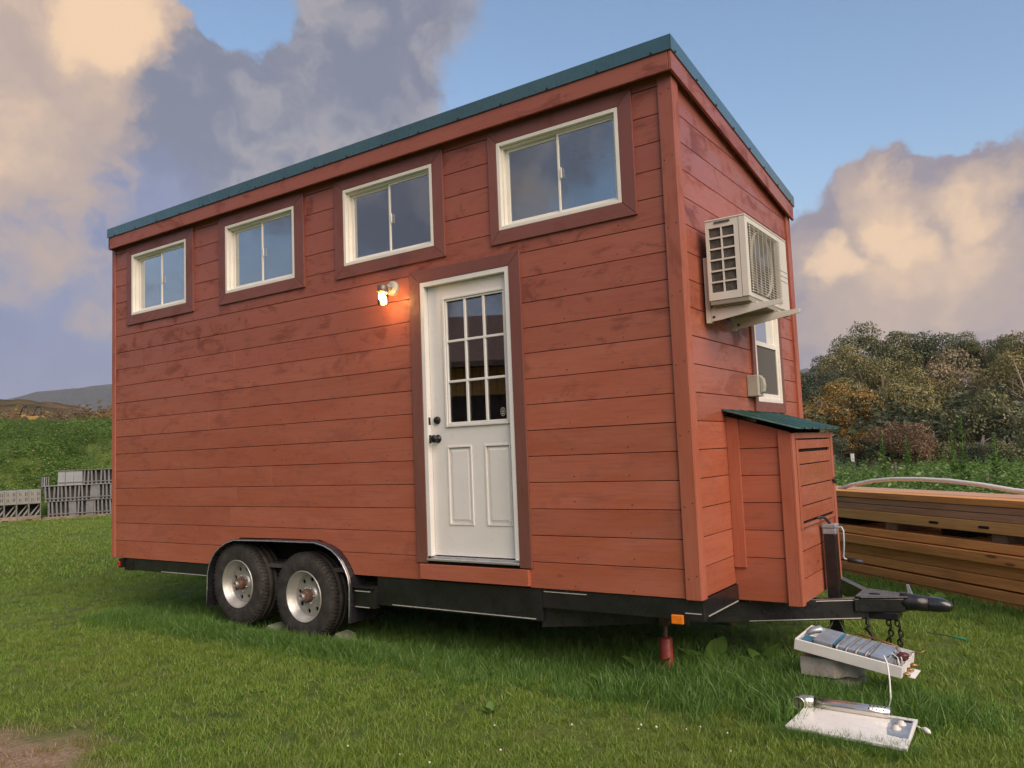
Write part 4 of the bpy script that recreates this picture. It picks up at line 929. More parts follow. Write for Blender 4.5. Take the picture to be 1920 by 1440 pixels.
mb=MB(); mb.tube([(.078,0,.030),(.045,-.004,.032),(.022,-.022,.034),(.014,-.052,.034),(.014,-.07,.034)],[.034,.034,.034,.034,.034],24,cap=False); mb.tube([(.014,-.07,.034),(.014,-.0705,.034)],[.034,.031],24,cap=False); EL=part('elbow',mb,M_STEEL,FP); sl=EL.modifiers.new('s','SOLIDIFY'); sl.thickness=.002
part('elbow_disc',MB().lathe([(0,0),(.032,0),(.032,.002)],(.014,-.055,.034),(0,1,0),24),simple('stained_disc',(.30,.25,.19),.6,.2,.2,20),FP)
mb=MB(); mb.box(.0125,.0155,-.0565,-.0552,.004,.064); part('wire_guard',mb,M_HOLE,FP)
mb=MB()
for r_ in range(3):
    for k in range(5):
        q=R(35+r_*38); a=Vector((0,-math.cos(q),math.sin(q))); mb.lathe([(0,.0012),(.0042,.0012),(.0042,-.001)],Vector((.355+k*.018+r_*.004,0,.030))+a*.030,a,8)
part('vent_holes',mb,M_HOLE,FP)['kind']='stuff'
mb=MB(); 
mb.tube([(1.02,.02,.035),(1.06,.0,.045),(1.09,-.02,.04),(1.12,-.04,.035)],.0035,6); mb.tube([(1.105,-.03,.038),(1.125,-.045,.04),(1.14,-.06,.035),(1.15,-.065,.03)],[.004,.012,.013,.004],8); o=part('white_cord',mb,M_WHITEP); tag(o,'thin white cord with a frayed end on the grass beside the heater cover','cord')
mb=MB(); mb.tube([(.86,2.10,.045),(1.0,2.03,.05),(1.13,1.95,.05)],[.003,.004,.010],8); o=part('green_rod',mb,M_GREENP); tag(o,'thin green rod lying on the grass beyond the hitch','rod')
# ---------------------------------------------------------------- lumber pile
LT=Vector((.744,-.668,0)); LN=Vector((.668,.744,0)); LO=Vector((-1.216,5.552,0)); LLEN=4.5
layers=[(.000,.084,'O',.00),(.086,.175,'O',-.01),(.190,.283,'O',.00),(.286,.391,'O',.008),(.394,.486,'O',-.035),(.494,.573,'O',.0)]
upper=[(.652,.755,'Y',.0),(.7565,.824,'B',.006),(.8255,.884,'B',.004),(.8855,.950,'O',-.004)]
sF=.968
lumpt=lambda s_,n_,z: LO+LT*s_+LN*n_+Vector((0,0,z))
LB=thing('lumber_stack','lower stack of rough sawn orange beams lying in the grass right of the house','lumber stack',(LO.x,LO.y,-.0)); LB.rotation_euler=(0,0,math.atan2(LT.y,LT.x))
LU=thing('lumber_stack','upper bundle of long brown boards resting on blocks above the lower beams','lumber stack',(LO.x,LO.y,.573*sF)); LU.rotation_euler=(0,0,math.atan2(LT.y,LT.x))
random.seed(5)
MM={'O':M_LUMO,'B':M_LUMB,'Y':M_LUMY}
def plank(par,x0,x1,y0,y1,z0,z1,m,holes=None):
    mb=MB(); segs=8; vs=[]
    # slightly bowed plank
    by=random.uniform(-.012,.012)*(0 if y0<.05 else 1); bz=random.uniform(-.003,.003)
    for i in range(segs+1):
        t=i/segs; x=x0+(x1-x0)*t; c=4*t*(1-t)
        vs+=[(x,y0+by*c,z0),(x,y1+by*c,z0),(x,y1+by*c,z1),(x,y0+by*c,z1)]
    fs=[(4*i+j,4*i+(j+1)%4,4*(i+1)+(j+1)%4,4*(i+1)+j) for i in range(segs) for j in range(4)]+[(3,2,1,0),(4*segs,4*segs+1,4*segs+2,4*segs+3)]
    mb.add(vs,fs); return part('plank',mb,m,par,.005)
for par,ls,z00 in ((LB,layers,0),(LU,upper,.573)):
    for li,(a,b,mt,off) in enumerate(ls):
        y=off
        for c_ in range(4 if par is LB else 3):
            wd=random.uniform(.17,.2); e=random.uniform(-.12,.12)
            m_=MM[mt] if c_==0 else random.choice([M_LUMO,M_LUMB,M_LUMY])
            plank(par,e,LLEN+e+random.uniform(-.1,.3),y,y+wd,(a-z00)*sF+.001,(b-z00)*sF-.001,m_); y+=wd+random.uniform(.004,.02)
for x in (.75,1.95,3.25,4.4): part('spacer_block',MB().box(x,x+.16,.04,.6,.001,.075),M_PALLET,LU,.004)
for x in (1.1,2.6,3.9): part('black_gap_fill',MB().box(x,x+.3,.12,.5,.002,.074),M_HOLE,LU)  # black boxes filling parts of the gap below the upper bundle
# slots in the front face of the upper bundle's lowest board
for x in (2.60,3.17):
    part('hand_slot',MB().prism([(x-.008,.124),(x,.113),(x+.10,.113),(x+.108,.124),(x+.10,.135),(x,.135)],-.004,.002,'y'),M_HOLE,LU)
# PVC pipe bowed over the pile
ptsp=[]
for s_,z in ((1.05,.90),(1.35,.968),(1.75,1.030),(2.15,1.062),(2.6,1.072),(3.05,1.062),(3.5,1.03),(3.9,.985),(4.3,.955),(4.7,.945),(5.1,.94)):
    ptsp.append(lumpt(1.42+(s_-1.56)*.82,.22,.915+(z-.9)*.80))
o=part('pipe',MB().tube(ptsp,.0205,14),M_WPIPE); tag(o,'white plastic pipe bowed along the top of the upper bundle of boards','pipe')
# ---------------------------------------------------------------- pallets with grey blocks on the left
vd=R(66)  # view direction there, left of +y
rx=Vector((math.cos(vd),math.sin(vd),0)); ry=Vector((-math.sin(vd),math.cos(vd),0))
def pallet(loc,rz,label,wd=1.25,dp=1.1):
    t=thing('pallet',label,'pallet',loc,rz)
    for k in range(7): part('slat',MB().box(0,wd,k*(dp/7)+.01,(k+1)*(dp/7)-.03,.115,.14),M_PALLET,t)
    for y in (0,dp/2-.03,dp-.06): part('stringer',MB().prism([(0,.022),(.22,.022),(.26,.06),(.40,.06),(.44,.022),(.80,.022),(.84,.06),(1.0,.06),(1.04,.022),(wd,.022),(wd,.1145),(0,.1145)],y,y+.05,'y'),M_PALLET,t)
    part('bottom_board',MB().box(0,wd,0,.09,0,.0215),M_PALLET,t); part('bottom_board',MB().box(0,wd,dp-.1,dp,0,.0215),M_PALLET,t)
    return t
base=Vector((-23.55,7.55,0))
p0=base-rx*1.30; rz0=vd+R(6)
pallet((p0.x,p0.y,gz(p0.x,p0.y)),rz0,'wooden pallet on the lawn under the wide flat stack of grey boxes')
# lower pallet remains
fl_=p0+Vector((0,0,gz(p0.x,p0.y)+.1405))
def loc_on(v,rz): return (v.x,v.y,v.z)
rl=Vector((math.cos(rz0),math.sin(rz0),0)); rn=Vector((-math.sin(rz0),math.cos(rz0),0))
# two courses of grey boxes, open ones below, slotted ones above
def openbox(loc,rz,label):
    t=thing('grey_box',label,'box',loc,rz,'open grey boxes in the lower course'); t.scale=(1.15,1,1.22)
    part('shell',MB().box(0,.265,0,1.05,0,.012).box(0,.265,0,1.05,.308,.32).box(0,.012,0,1.05,.0125,.3075).box(.253,.265,0,1.05,.0125,.3075).box(.0125,.2525,1.03,1.05,.0125,.3075),M_CONCR,t)
    part('brace',MB().prism([(.015,.03),(.05,.015),(.25,.28),(.25,.305)],.10,.13,'y').prism([(.12,.015),(.16,.015),(.25,.13),(.25,.19)],.04,.07,'y'),M_CONCR,t)
def slotbox(loc,rz,label):
    t=thing('grey_box',label,'box',loc,rz,'slotted grey boxes in the upper course'); t.scale=(1.15,1,1.22)
    mb=MB(); hl=[(x,x+.012,z,z+.085) for x in (.05,.085,.185,.22) for z in (.05,.185)]
    pierced(0,.265,0,.308,hl,lambda a,b,c,d:mb.box(a,b,0,.012,c,d)); part('front_panel',mb,M_CONCR,t)
    part('shell',MB().box(0,.265,.0125,1.05,0,.012).box(0,.265,0,1.05,.3085,.322).box(.0,.01,.0125,1.05,.0125,.308).box(.255,.265,.0125,1.05,.0125,.308),M_GREYL,t)
    part('brace',MB().prism([(.08,.02),(.12,.02),(.9,.28),(.9,.305)],.266,.28,'x').prism([(.5,.02),(.56,.02),(1.0,.16),(1.0,.20)],.266,.28,'x'),M_CONCR,t)
for k in range(4):
    q=fl_+rl*(.0+k*.312)+rn*.02
    tx=['leftmost','second from the left','third from the left','rightmost'][k]
    openbox((q.x,q.y,q.z+.0005),rz0,'open fronted grey box, %s in the lower course on the pallet'%tx)
    q2=q+Vector((0,0,.3215*1.22)); slotbox((q2.x,q2.y,q2.z),rz0,'slotted grey box, %s in the upper course on the pallet'%tx)
# stack of slat panels: three tiers
q=base+rx*.12+ry*.15; rz1=vd-R(3)
t=thing('slat_rack','tall weathered stack of grey slatted panels in three tiers beside the house corner','panel stack',(q.x,q.y,gz(q.x,q.y)),rz1); t.scale=(1,1,1.07)
random.seed(9)
part('skid',MB().box(-.15,1.95,-.05,.09,.0,.05).box(-.1,1.9,.6,.74,0,.05).box(-.12,1.98,-.06,.76,.051,.075),M_PALLET,t)
for ti,(zb_,ht,x0_,x1_) in enumerate(((.076,.42,.0,1.95),(.515,.42,-.08,1.95),(.955,.40,.25,1.95))):
    x=x0_
    part('deck_board',MB().box(x0_-.08,x1_+.05,-.04,.75,zb_+ht+.001,zb_+ht+.018),M_GREYL if ti==1 else M_GREYB,t)
    while x<x1_:
        wide=random.random()<.16 or (ti==2 and x<.85)
        wd=random.uniform(.19,.25) if wide else .048; ln=random.uniform(-.022,.022)
        mb=MB(); mb.prism([(x,zb_),(x+wd,zb_),(x+wd+ln,zb_+ht-.001),(x+ln,zb_+ht-.001)],0 if wide else -.01,.68,'y'); part('slat',mb,M_GREYL if wide and ti==2 else M_GREYB,t)
        x+=wd+(.012 if wide else random.uniform(.055,.075))
    part('rail',MB().box(x0_+.02,x1_,-.028,-.012,zb_+.06,zb_+.085),M_GREYB,t); part('gap_shade_panel',MB().box(x0_,x1_,.70,.71,zb_,zb_+ht-.002).box(x0_,x1_,.16,.17,zb_+.02,zb_+ht-.002),M_GREYD,t)  # dark sheets added behind the slats stand in for shade in the gaps
q=base+rx*(-.05)+ry*.25
t=thing('slat_bundle','small upright bundle of grey slats on top of the flat stack','slat bundle',(q.x,q.y,.930+gz(p0.x,p0.y)),rz0)
for k in range(4): part('slat',MB().prism([(k*.055,0),(k*.055+.03,0),(k*.055+.035,.36),(k*.055+.005,.36)],0,.2,'y'),M_GREYB if k!=1 else M_GREYL,t)
# ---------------------------------------------------------------- fence, machine, barn behind the photographer
def depth_pt(u,d,z): 
    r=ROT@Vector(((u-960)/FPX,0,-1)); r.z=0; v=ROT@Vector((0,0,-1)); k=d/ (r.x*v.x+r.y*v.y); return Vector((CAM.x+r.x*k,CAM.y+r.y*k,z))
FA=Vector((-6.5,23.5)); FB=Vector((4.2,7.2)); 
FE=thing('wire_fence','square wire field fence on thin posts running along the weeds on the right','fence',(FA.x,FA.y,gz(FA.x,FA.y)))
fl=(FB-FA).length; ft=(FB-FA).normalized()
def ftop(s_): 
    p_=FA+ft*s_; return .42+.78*(1-s_/fl)**.9+.0
mb=MB(); o0=Vector((FA.x,FA.y,gz(FA.x,FA.y)))
for hgt in (0,.12,.24,.38,.52,.68,.85):
    pts=[]
    for k in range(21):
        s_=fl*k/20; p_=FA+ft*s_; z=1.22-hgt-.80*(s_/fl)+.02*math.sin(k*2.1); pts.append(Vector((p_.x,p_.y,z))-o0)
    mb.tube(pts,.0035,4,cap=False)
for k in range(int(fl/.16)):
    s_=k*.16; p_=FA+ft*s_; z=1.22-.80*(s_/fl); mb.tube([Vector((p_.x,p_.y,z))-o0,Vector((p_.x,p_.y,z-.85))-o0],.0022,4,cap=False)
wm=part('wire_mesh',mb,simple('fence_wire',(.16,.16,.15),.5,.5),FE); wm['kind']='stuff'
for k,s_ in enumerate((2.2,5.5,9.2,12.9,16.4)):
    p_=FA+ft*s_; z=1.27-.80*(s_/fl); part('post',MB().tube([Vector((p_.x,p_.y,gz(p_.x,p_.y)-.1))-o0,Vector((p_.x,p_.y,z))-o0],.028,8),M_OPTIC,FE)
p_=depth_pt(1588,21.0,0); t=thing('marker_post','white topped fence post standing in the weeds at the left end of the wire fence','post',(p_.x,p_.y,gz(p_.x,p_.y)))
part('shaft',MB().box(-.035,.035,-.035,.035,0,1.02),M_OPTIC,t); part('cap',MB().box(-.037,.037,-.037,.037,1.021,1.23),M_WHITEP,t)
# little machine with roll bars far up on the bank
c=depth_pt(62,75,0); mz=CAM.z+ (Vector((0,0,0))).z
zc=gz(c.x,c.y)-.05; t=thing('utility_vehicle','small yellow farm vehicle with black roll bars beyond the crest of the bank','farm vehicle',(c.x,c.y,zc+.0),R(66))
part('body',MB().box(-.95,.95,-.5,.5,.35,.70).box(-.95,-.55,-.5,.5,.70,.86),M_YEL,t,.05)
for x in (-.75,.35): part('roll_bar',MB().tube([(x-.28,-.5,.86),(x-.05,-.5,1.55),(x+.25,-.45,1.65),(x+.25,.45,1.65),(x-.05,.5,1.55),(x-.28,.5,.86)],.035,8),M_BLKHW,t); part('roll_bar_brace',MB().tube([(x+.25,-.45,1.62),(x+.35,-.5,.86)],.03,6),M_BLKHW,t)
for x in (-.65,.65):
    for y in (-.55,.55): part('wheel',MB().lathe([(0,-.12),(.3,-.12),(.34,-.06),(.34,.06),(.3,.12),(0,.12)],(x,y,.34),(0,1,0),18),M_TYRE,t)
# barn behind the photographer, seen only in the glass of the door
t=thing('barn','brown roofed barn with orange vertical boards standing behind the photographer','barn',(-13.5,-17.0,0),R(-32))
part('wall',MB().box(-7,7,-4,-3.85,0,3.9).box(-7,7,3.85,4,0,3.9).box(-7,-6.85,-3.84,3.84,0,3.9).box(6.85,7,-3.84,3.84,0,3.9),simple('barn_dark_wall',(.05,.03,.028),.9),t)
mb=MB()
for k in range(60): mb.box(-7+k*.2333,-7+k*.2333+.22,4.01,4.04,3.1,3.88)
part('board_skirt',mb,M_LUMO,t)
mb=MB(); mb.prism([(-4.7,3.85),(0,5.9),(4.7,3.85),(4.7,4.0),(0,6.05),(-4.7,4.0)],-7.5,7.5,'x'); part('roof',mb,simple('barn_roof',(.14,.085,.07),.8),t)
# ---------------------------------------------------------------- vegetation: source clumps
def hidden(name,me): return bpy.data.objects.new(name,me)
def coll(name,objs):
    c_=bpy.data.collections.new(name)
    for o in objs: c_.objects.link(o)
    return c_
def blades(n,rad,h0,h1,wd,lean,m,seed,segs=2,arch=.5):
    random.seed(seed); vs=[];fs=[]
    for i in range(n):
        r_=rad*math.sqrt(random.random()); q=random.uniform(0,2*PI); x,y=r_*math.cos(q),r_*math.sin(q)
        h=random.uniform(h0,h1); d=random.uniform(0,2*PI); ln=random.uniform(.1,lean)*h; w_=wd*random.uniform(.7,1.3); face=random.uniform(0,PI)
        cx_,cy_=math.cos(face)*w_/2,math.sin(face)*w_/2; o=len(vs)
        for k in range(segs):
            t=k/segs; bx_=ln*(t**(1+arch)); hh=h*t*(1-.18*t*lean)
            vs+=[(x+math.cos(d)*bx_-cx_*(1-t*.45),y+math.sin(d)*bx_-cy_*(1-t*.45),hh-.004),(x+math.cos(d)*bx_+cx_*(1-t*.45),y+math.sin(d)*bx_+cy_*(1-t*.45),hh-.004)]
        vs.append((x+math.cos(d)*ln,y+math.sin(d)*ln,h*(1-.18*lean)))
        for k in range(segs-1): fs.append((o+2*k,o+2*k+1,o+2*k+3,o+2*k+2))
        fs.append((o+2*segs-2,o+2*segs-1,o+2*segs))
    mb=MB(); mb.v=vs; mb.f=fs; me=bpy.data.meshes.new('clump'); me.from_pydata(vs,[],fs); me.materials.append(m); return me
def leafclump(n,rad,h,ls,m,seed,stems=6,up=.3):
    random.seed(seed); vs=[];fs=[]
    def leaf(p,d,s_):
        d=d.normalized(); a=d.cross(Vector((random.uniform(-1,1),random.uniform(-1,1),random.uniform(-1,1)))).normalized(); o=len(vs)
        vs.extend([tuple(p),tuple(p+d*s_*.5+a*s_*.23),tuple(p+d*s_),tuple(p+d*s_*.5-a*s_*.23)]); fs.append((o,o+1,o+2,o+3))
    for i in range(stems):
        r_=rad*math.sqrt(random.random()); q=random.uniform(0,2*PI); x,y=r_*math.cos(q),r_*math.sin(q); lx,ly=random.uniform(-.3,.3)*h,random.uniform(-.3,.3)*h; hh=h*random.uniform(.6,1.1)
        o=len(vs); vs.extend([(x-.004,y,0),(x+.004,y,0),(x+lx,y+ly,hh)]); fs.append((o,o+1,o+2))
        for k in range(n//stems):
            t=random.uniform(.12,1)**.8; q2=random.uniform(0,2*PI); p=Vector((x+lx*t,y+ly*t,hh*t))
            leaf(p,Vector((math.cos(q2),math.sin(q2),random.uniform(-.2,.2+up))),ls*random.uniform(.5,1.2)*(1.15-.5*t))
    me=bpy.data.meshes.new('clump'); me.from_pydata(vs,[],fs); me.materials.append(m); return me
C_LAWN=coll('lawn_src',[hidden('lawn_clump',blades(46,.075,.022,.052,.0040,1.1,M_GRASS,i)) for i in range(5)])
C_LAWNF=coll('lawnfar_src',[hidden('lawn_clump_far',blades(60,.22,.03,.065,.012,1.0,M_GRASS,20+i)) for i in range(3)])
C_TALL=coll('tall_src',[hidden('tall_clump',blades(26,.09,.07,.19,.0048,.9,M_TALL,40+i,4,.9)) for i in range(5)])
C_WEED=coll('weed_src',[hidden('weed_clump',leafclump(150,.30,.75,.085,M_WEED,60+i)) for i in range(4)])
C_BANK=coll('bank_src',[hidden('bank_clump',leafclump(230,.60,1.35,.15,M_WEEDS,80+i,10)) for i in range(5)])
def scatter(name,pts,scales,collection,tilt=.12,extra=None):
    n_=len(pts); me=bpy.data.meshes.new(name); me.from_pydata([tuple(p) for p in pts],[],[])
    a=me.attributes.new('scl','FLOAT','POINT'); a.data.foreach_set('value',np.asarray(scales,dtype=np.float32))
    rot=np.zeros((n_,3),np.float32); rot[:,2]=rng.uniform(0,2*PI,n_); rot[:,0]=rng.normal(0,tilt,n_); rot[:,1]=rng.normal(0,tilt,n_)
    a=me.attributes.new('rot','FLOAT_VECTOR','POINT'); a.data.foreach_set('vector',rot.ravel())
    o=link(name,me); o['kind']='stuff'
    ng=bpy.data.node_groups.new(name,'GeometryNodeTree'); ng.interface.new_socket('Geometry',in_out='INPUT',socket_type='NodeSocketGeometry'); ng.interface.new_socket('Geometry',in_out='OUTPUT',socket_type='NodeSocketGeometry')
    N=ng.nodes; gi=N.new('NodeGroupInput'); go=N.new('NodeGroupOutput'); ip=N.new('GeometryNodeInstanceOnPoints'); ci=N.new('GeometryNodeCollectionInfo')
    ci.inputs['Collection'].default_value=collection; ci.inputs['Separate Children'].default_value=True; ci.inputs['Reset Children'].default_value=True
    na=N.new('GeometryNodeInputNamedAttribute'); na.data_type='FLOAT'; na.inputs['Name'].default_value='scl'
    nr=N.new('GeometryNodeInputNamedAttribute'); nr.data_type='FLOAT_VECTOR'; nr.inputs['Name'].default_value='rot'
    ri=N.new('FunctionNodeRandomValue'); ri.data_type='INT'; ri.inputs['Min'].default_value=0 if False else 0
    for s__ in ri.inputs:
        if s__.name=='Max' and s__.type=='INT': s__.default_value=9
    e2r=N.new('FunctionNodeEulerToRotation')
    Lk=ng.links; Lk.new(gi.outputs[0],ip.inputs['Points']); Lk.new(ci.outputs[0],ip.inputs['Instance']); ip.inputs['Pick Instance'].default_value=True
    Lk.new([s__ for s__ in ri.outputs if s__.type=='INT'][0],ip.inputs['Instance Index'])
    Lk.new(nr.outputs[0],e2r.inputs[0]); Lk.new(e2r.outputs[0],ip.inputs['Rotation']); Lk.new(na.outputs[0],ip.inputs['Scale']); Lk.new(ip.outputs[0],go.inputs[0])
    md=o.modifiers.new('scatter','NODES'); md.node_group=ng; return o
FW=Vector((-.5608,.8236)); RT=Vector((.8236,.5608))
def wedge(d0,d1,dens,marg=.9,l=-.78,r=.78):
    """uniform random points of the ground between two depths, a bit wider than the view"""
    area=(d1*d1-d0*d0)/2*(r-l)+(d1-d0)*2*marg; n_=int(area*dens)
    u=rng.uniform(0,1,n_); d=np.sqrt(d0*d0+u*(d1*d1-d0*d0)); s_=rng.uniform(l,r,n_)*d+rng.uniform(-marg,marg,n_)
    return CAM.x+FW.x*d+RT.x*s_,CAM.y+FW.y*d+RT.y*s_
def underneath(x,y): return (x>-6.2)&(x<.0)&(y>.02)&(y<W)
def straw(x,y):
    d=math.hypot(x+2.75,y+3.05)+noise.fractal(Vector((x*1.5,y*1.5,0)),1,2,3)*.35
    return d<.85
def ok_obj(x,y):
    # under the flat cover sheet
    if .53<x<1.06 and -.30<y<.03: return False
    return True
P_=[];S_=[]
for d0,d1,dens in ((1.7,4.2,260),(4.2,7.5,175),(7.5,11,90)):
    X,Y=wedge(d0,d1,dens)
    for x,y in zip(X.tolist(),Y.tolist()):
        if underneath(x,y) and (y>.75 or rng.random()<.3): continue
        if not ok_obj(x,y): continue
        if straw(x,y) and rng.random()<.72: continue
        nn_=noise.noise(Vector((x*.9,y*.9,3)))
        P_.append((x,y,gz(x,y))); S_.append((.95+.35*nn_)*(.75+rng.random()*.5))
scatter('lawn_grass',P_,S_,C_LAWN)
P_=[];S_=[]
for d0,d1,dens in ((10.5,17,26),(17,30,12)):
    X,Y=wedge(d0,d1,dens)
    for x,y in zip(X.tolist(),Y.tolist()):
        if underneath(x,y): continue
        P_.append((x,y,gz(x,y))); S_.append(.7+rng.random()*.5)
scatter('lawn_grass',P_,S_,C_LAWNF)
# taller unmown grass: along the trailer, round the wheels, the heater and the lumber
P_=[];S_=[]
def band(n_,fx_,fy_,s0,s1,cond=None):
    for _ in range(n_):
        x=fx_(); y=fy_(x)
        if cond and not cond(x,y): continue
        P_.append((x,y,gz(x,y))); S_.append(rng.uniform(s0,s1))
U=rng.uniform
band(1300,lambda:U(-6.25,-2.3),lambda x:-.10+abs(rng.normal(0,.22)) -.35*U(0,1)**2,.32,.75,lambda x,y:not(abs(x+3.402)<.37 and 0<y<.25) and not(abs(x+4.252)<.37 and 0<y<.25))
band(900,lambda:U(-2.4,.2),lambda x:.15+rng.normal(0,.25),.35,.75)
band(1500,lambda:U(-6.2,.0),lambda x:U(.3,2.3),.3,.7)
band(700,lambda:U(-.7,.6),lambda x:.35+rng.normal(0,.30)-.1*x,.5,1.0,lambda x,y:y>-.25 or rng.random()<.2)
band(420,lambda:rng.normal(.65,.28),lambda x:.30+rng.normal(0,.16),.5,1.0,lambda x,y:not(.40<x<.76 and .38<y<.62) and not(.5<x<1.08 and y<.08))
band(260,lambda:U(.45,1.15),lambda x:-.36+rng.normal(0,.035),.25,.45)
band(120,lambda:U(.45,1.15),lambda x:.09+rng.normal(0,.03),.4,.8)
for _ in range(900):
    s_=U(.0,5.2); v=LO+LT*s_-LN*abs(rng.normal(0,.18)); P_.append((v.x,v.y,gz(v.x,v.y))); S_.append(U(.3,.75))
for _ in range(900):
    x,y=wedge(3.0,9,1/1.0); 
    break
X,Y=wedge(2.2,8,3.0)
for x,y in zip(X.tolist(),Y.tolist()):
    if ok_obj(x,y) and not straw(x,y) and noise.noise(Vector((x*.8,y*.8,9)))>.05: P_.append((x,y,gz(x,y))); S_.append(U(.28,.5))
band(620,lambda:U(-4.9,-2.5),lambda x:-.05-abs(rng.normal(0,.10)),.45,.9)
band(260,lambda:U(-6.2,-4.7),lambda x:.02+rng.normal(0,.2),.4,.8)
scatter('tall_grass',P_,S_,C_TALL,.2)
# weeds between lumber and fence, and beyond
P_=[];S_=[]
for _ in range(5200):
    d=math.sqrt(U(10**2,30**2)); s_=U(.12,.95)*d
    x,y=CAM.x+FW.x*d+RT.x*s_,CAM.y+FW.y*d+RT.y*s_
    ss=(Vector((x,y,0))-LO).dot(LN)
    if ss<1.6 or (underneath(x,y)): continue
    P_.append((x,y,gz(x,y))); S_.append(U(.7,1.35)*(.8+.3*smooth(1.6,5,ss)))
scatter('field_weeds',P_,S_,C_WEED,.15)
# bank of weeds on the left
P_=[];S_=[]
for _ in range(7200):
    d=U(23.5,68); s_=U(-1.0,-.30)*d
    x,y=CAM.x+FW.x*d+RT.x*s_,CAM.y+FW.y*d+RT.y*s_
    sb=(x+23.9)*-.92+(y-8.7)*.22
    if sb<1.35: continue
    P_.append((x,y,gz(x,y)-.1)); S_.append(U(.4,.85)*(.8+.6*noise.noise(Vector((x*.35,y*.35,0))))*(.8 if sb<2.3 else 1)*(1 if sb<12 else .7))
scatter('bank_weeds',P_,S_,C_BANK,.15)
# clover heads, and a few straw bits
mb=MB()
for _ in range(70):
    x,y=(v.item() for v in wedge(2.3,4.2,.1)) if False else (0,0)
    d=U(2.4,4.4); s_=U(-.35,.25)*d; x,y=CAM.x+FW.x*d+RT.x*s_,CAM.y+FW.y*d+RT.y*s_
    if rng.random()<.5: continue
    r_=U(.004,.007); z=gz(x,y)+U(.04,.06); mb.lathe([(0,-r_),(r_*.8,-r_*.5),(r_,0),(r_*.8,r_*.5),(0,r_)],(x,y,z),(0,0,1),6)
part('clover_flowers',mb,M_CLOVER)['kind']='stuff'
# broad leaved docks in the grass
def dock(loc,s_,label,seed,n_=6):
    random.seed(seed); mb=MB()
    t=thing('dock_plant',label,'weed',loc,0,'broad leaved plants in the grass')
    for i in range(n_):
        q=2*PI*i/n_+random.uniform(-.4,.4); ln=s_*random.uniform(.7,1.1); up=random.uniform(.5,1.3); mb=MB(); vs=[];rows=7
        for k in range(rows):
            u=k/(rows-1); wv=.30*ln*math.sin(PI*min(1,u*.92+.06))**.8; r_=ln*u*math.cos(up*.8*(1-.3*u)); z=ln*u*math.sin(up*(1-.35*u)); 
            c_,s2=math.cos(q),math.sin(q)
            for e in (-1,0,1): vs.append((c_*r_-s2*wv*e,s2*r_+c_*wv*e,z+(.05*ln if e else 0)))
        mb.add(vs,[(3*k+j,3*k+j+1,3*k+j+4,3*k+j+3) for k in range(rows-1) for j in range(2)],0,True); part('leaf',mb,M_WEED,t)
dock((-.52,.36,gz(-.52,.36)),.20,'broad leaved plant growing against the red bottle jack',1,5)
dock((.03,.90,gz(.03,.90)),.17,'broad leaved plant with a round leaf between the jack and the heater',2,5)
dock((-.66,.04,gz(-.66,.04)),.12,'low broad leaved plant on the lawn in front of the red bottle jack',3,5)
dock((-1.02,-.72,gz(-1.02,-.72)),.075,'pale green leafy plant on the open lawn below the door',4,7)
dock((-.25,.75,gz(-.25,.75)),.22,'leafy stemmed plant in the shade under the trailer front',5,6)
v=LO+LT*2.95-LN*.25; dock((v.x,v.y,gz(v.x,v.y)),.17,'yellowish leafy plant growing against the lower beams behind the hitch',6,7)
# tall spiky weeds standing over the field
def spike(loc,h,label,seed):
    random.seed(seed); t=thing('tall_weed',label,'weed',loc,random.uniform(0,6),'tall seeding weeds along the wire fence')
    part('stem',MB().tube([(0,0,0),(.03*h,.0,.5*h),(.02*h,.03*h,h)],[.012,.009,.003],6),M_WEED,t)
    vs=[];fs=[]
    for i in range(260):
        u=random.uniform(.15,1); q=random.uniform(0,2*PI); s_=.17*(1.15-u)+.03; p=Vector((.03*h*min(1,2*u),.015*h*u,h*u)); d=Vector((math.cos(q),math.sin(q),random.uniform(0,.9))).normalized(); a=d.cross(Vector((0,0,1))).normalized()
        o=len(vs); vs+=[tuple(p),tuple(p+d*s_*.5+a*s_*.18),tuple(p+d*s_),tuple(p+d*s_*.5-a*s_*.18)]; fs.append((o,o+1,o+2,o+3))
    mb=MB(); mb.add(vs,fs); part('leaves',mb,M_WEED,t)
for k,(u,d,h,l) in enumerate(((1650,17,1.75,'tall weed nearest the tiny house, above the left end of the pipe'),(1686,16,1.55,'narrow tall weed just right of the rust coloured bush'),(1772,14.5,1.6,'bushy tall weed behind the middle of the pipe'),(1800,14,1.85,'tallest spiky weed standing above the wire fence'),(1860,13,1.45,'short tall weed in front of the fence near the right side'))):
    p_=depth_pt(u,d,0); spike((p_.x,p_.y,gz(p_.x,p_.y)),h,l,30+k)
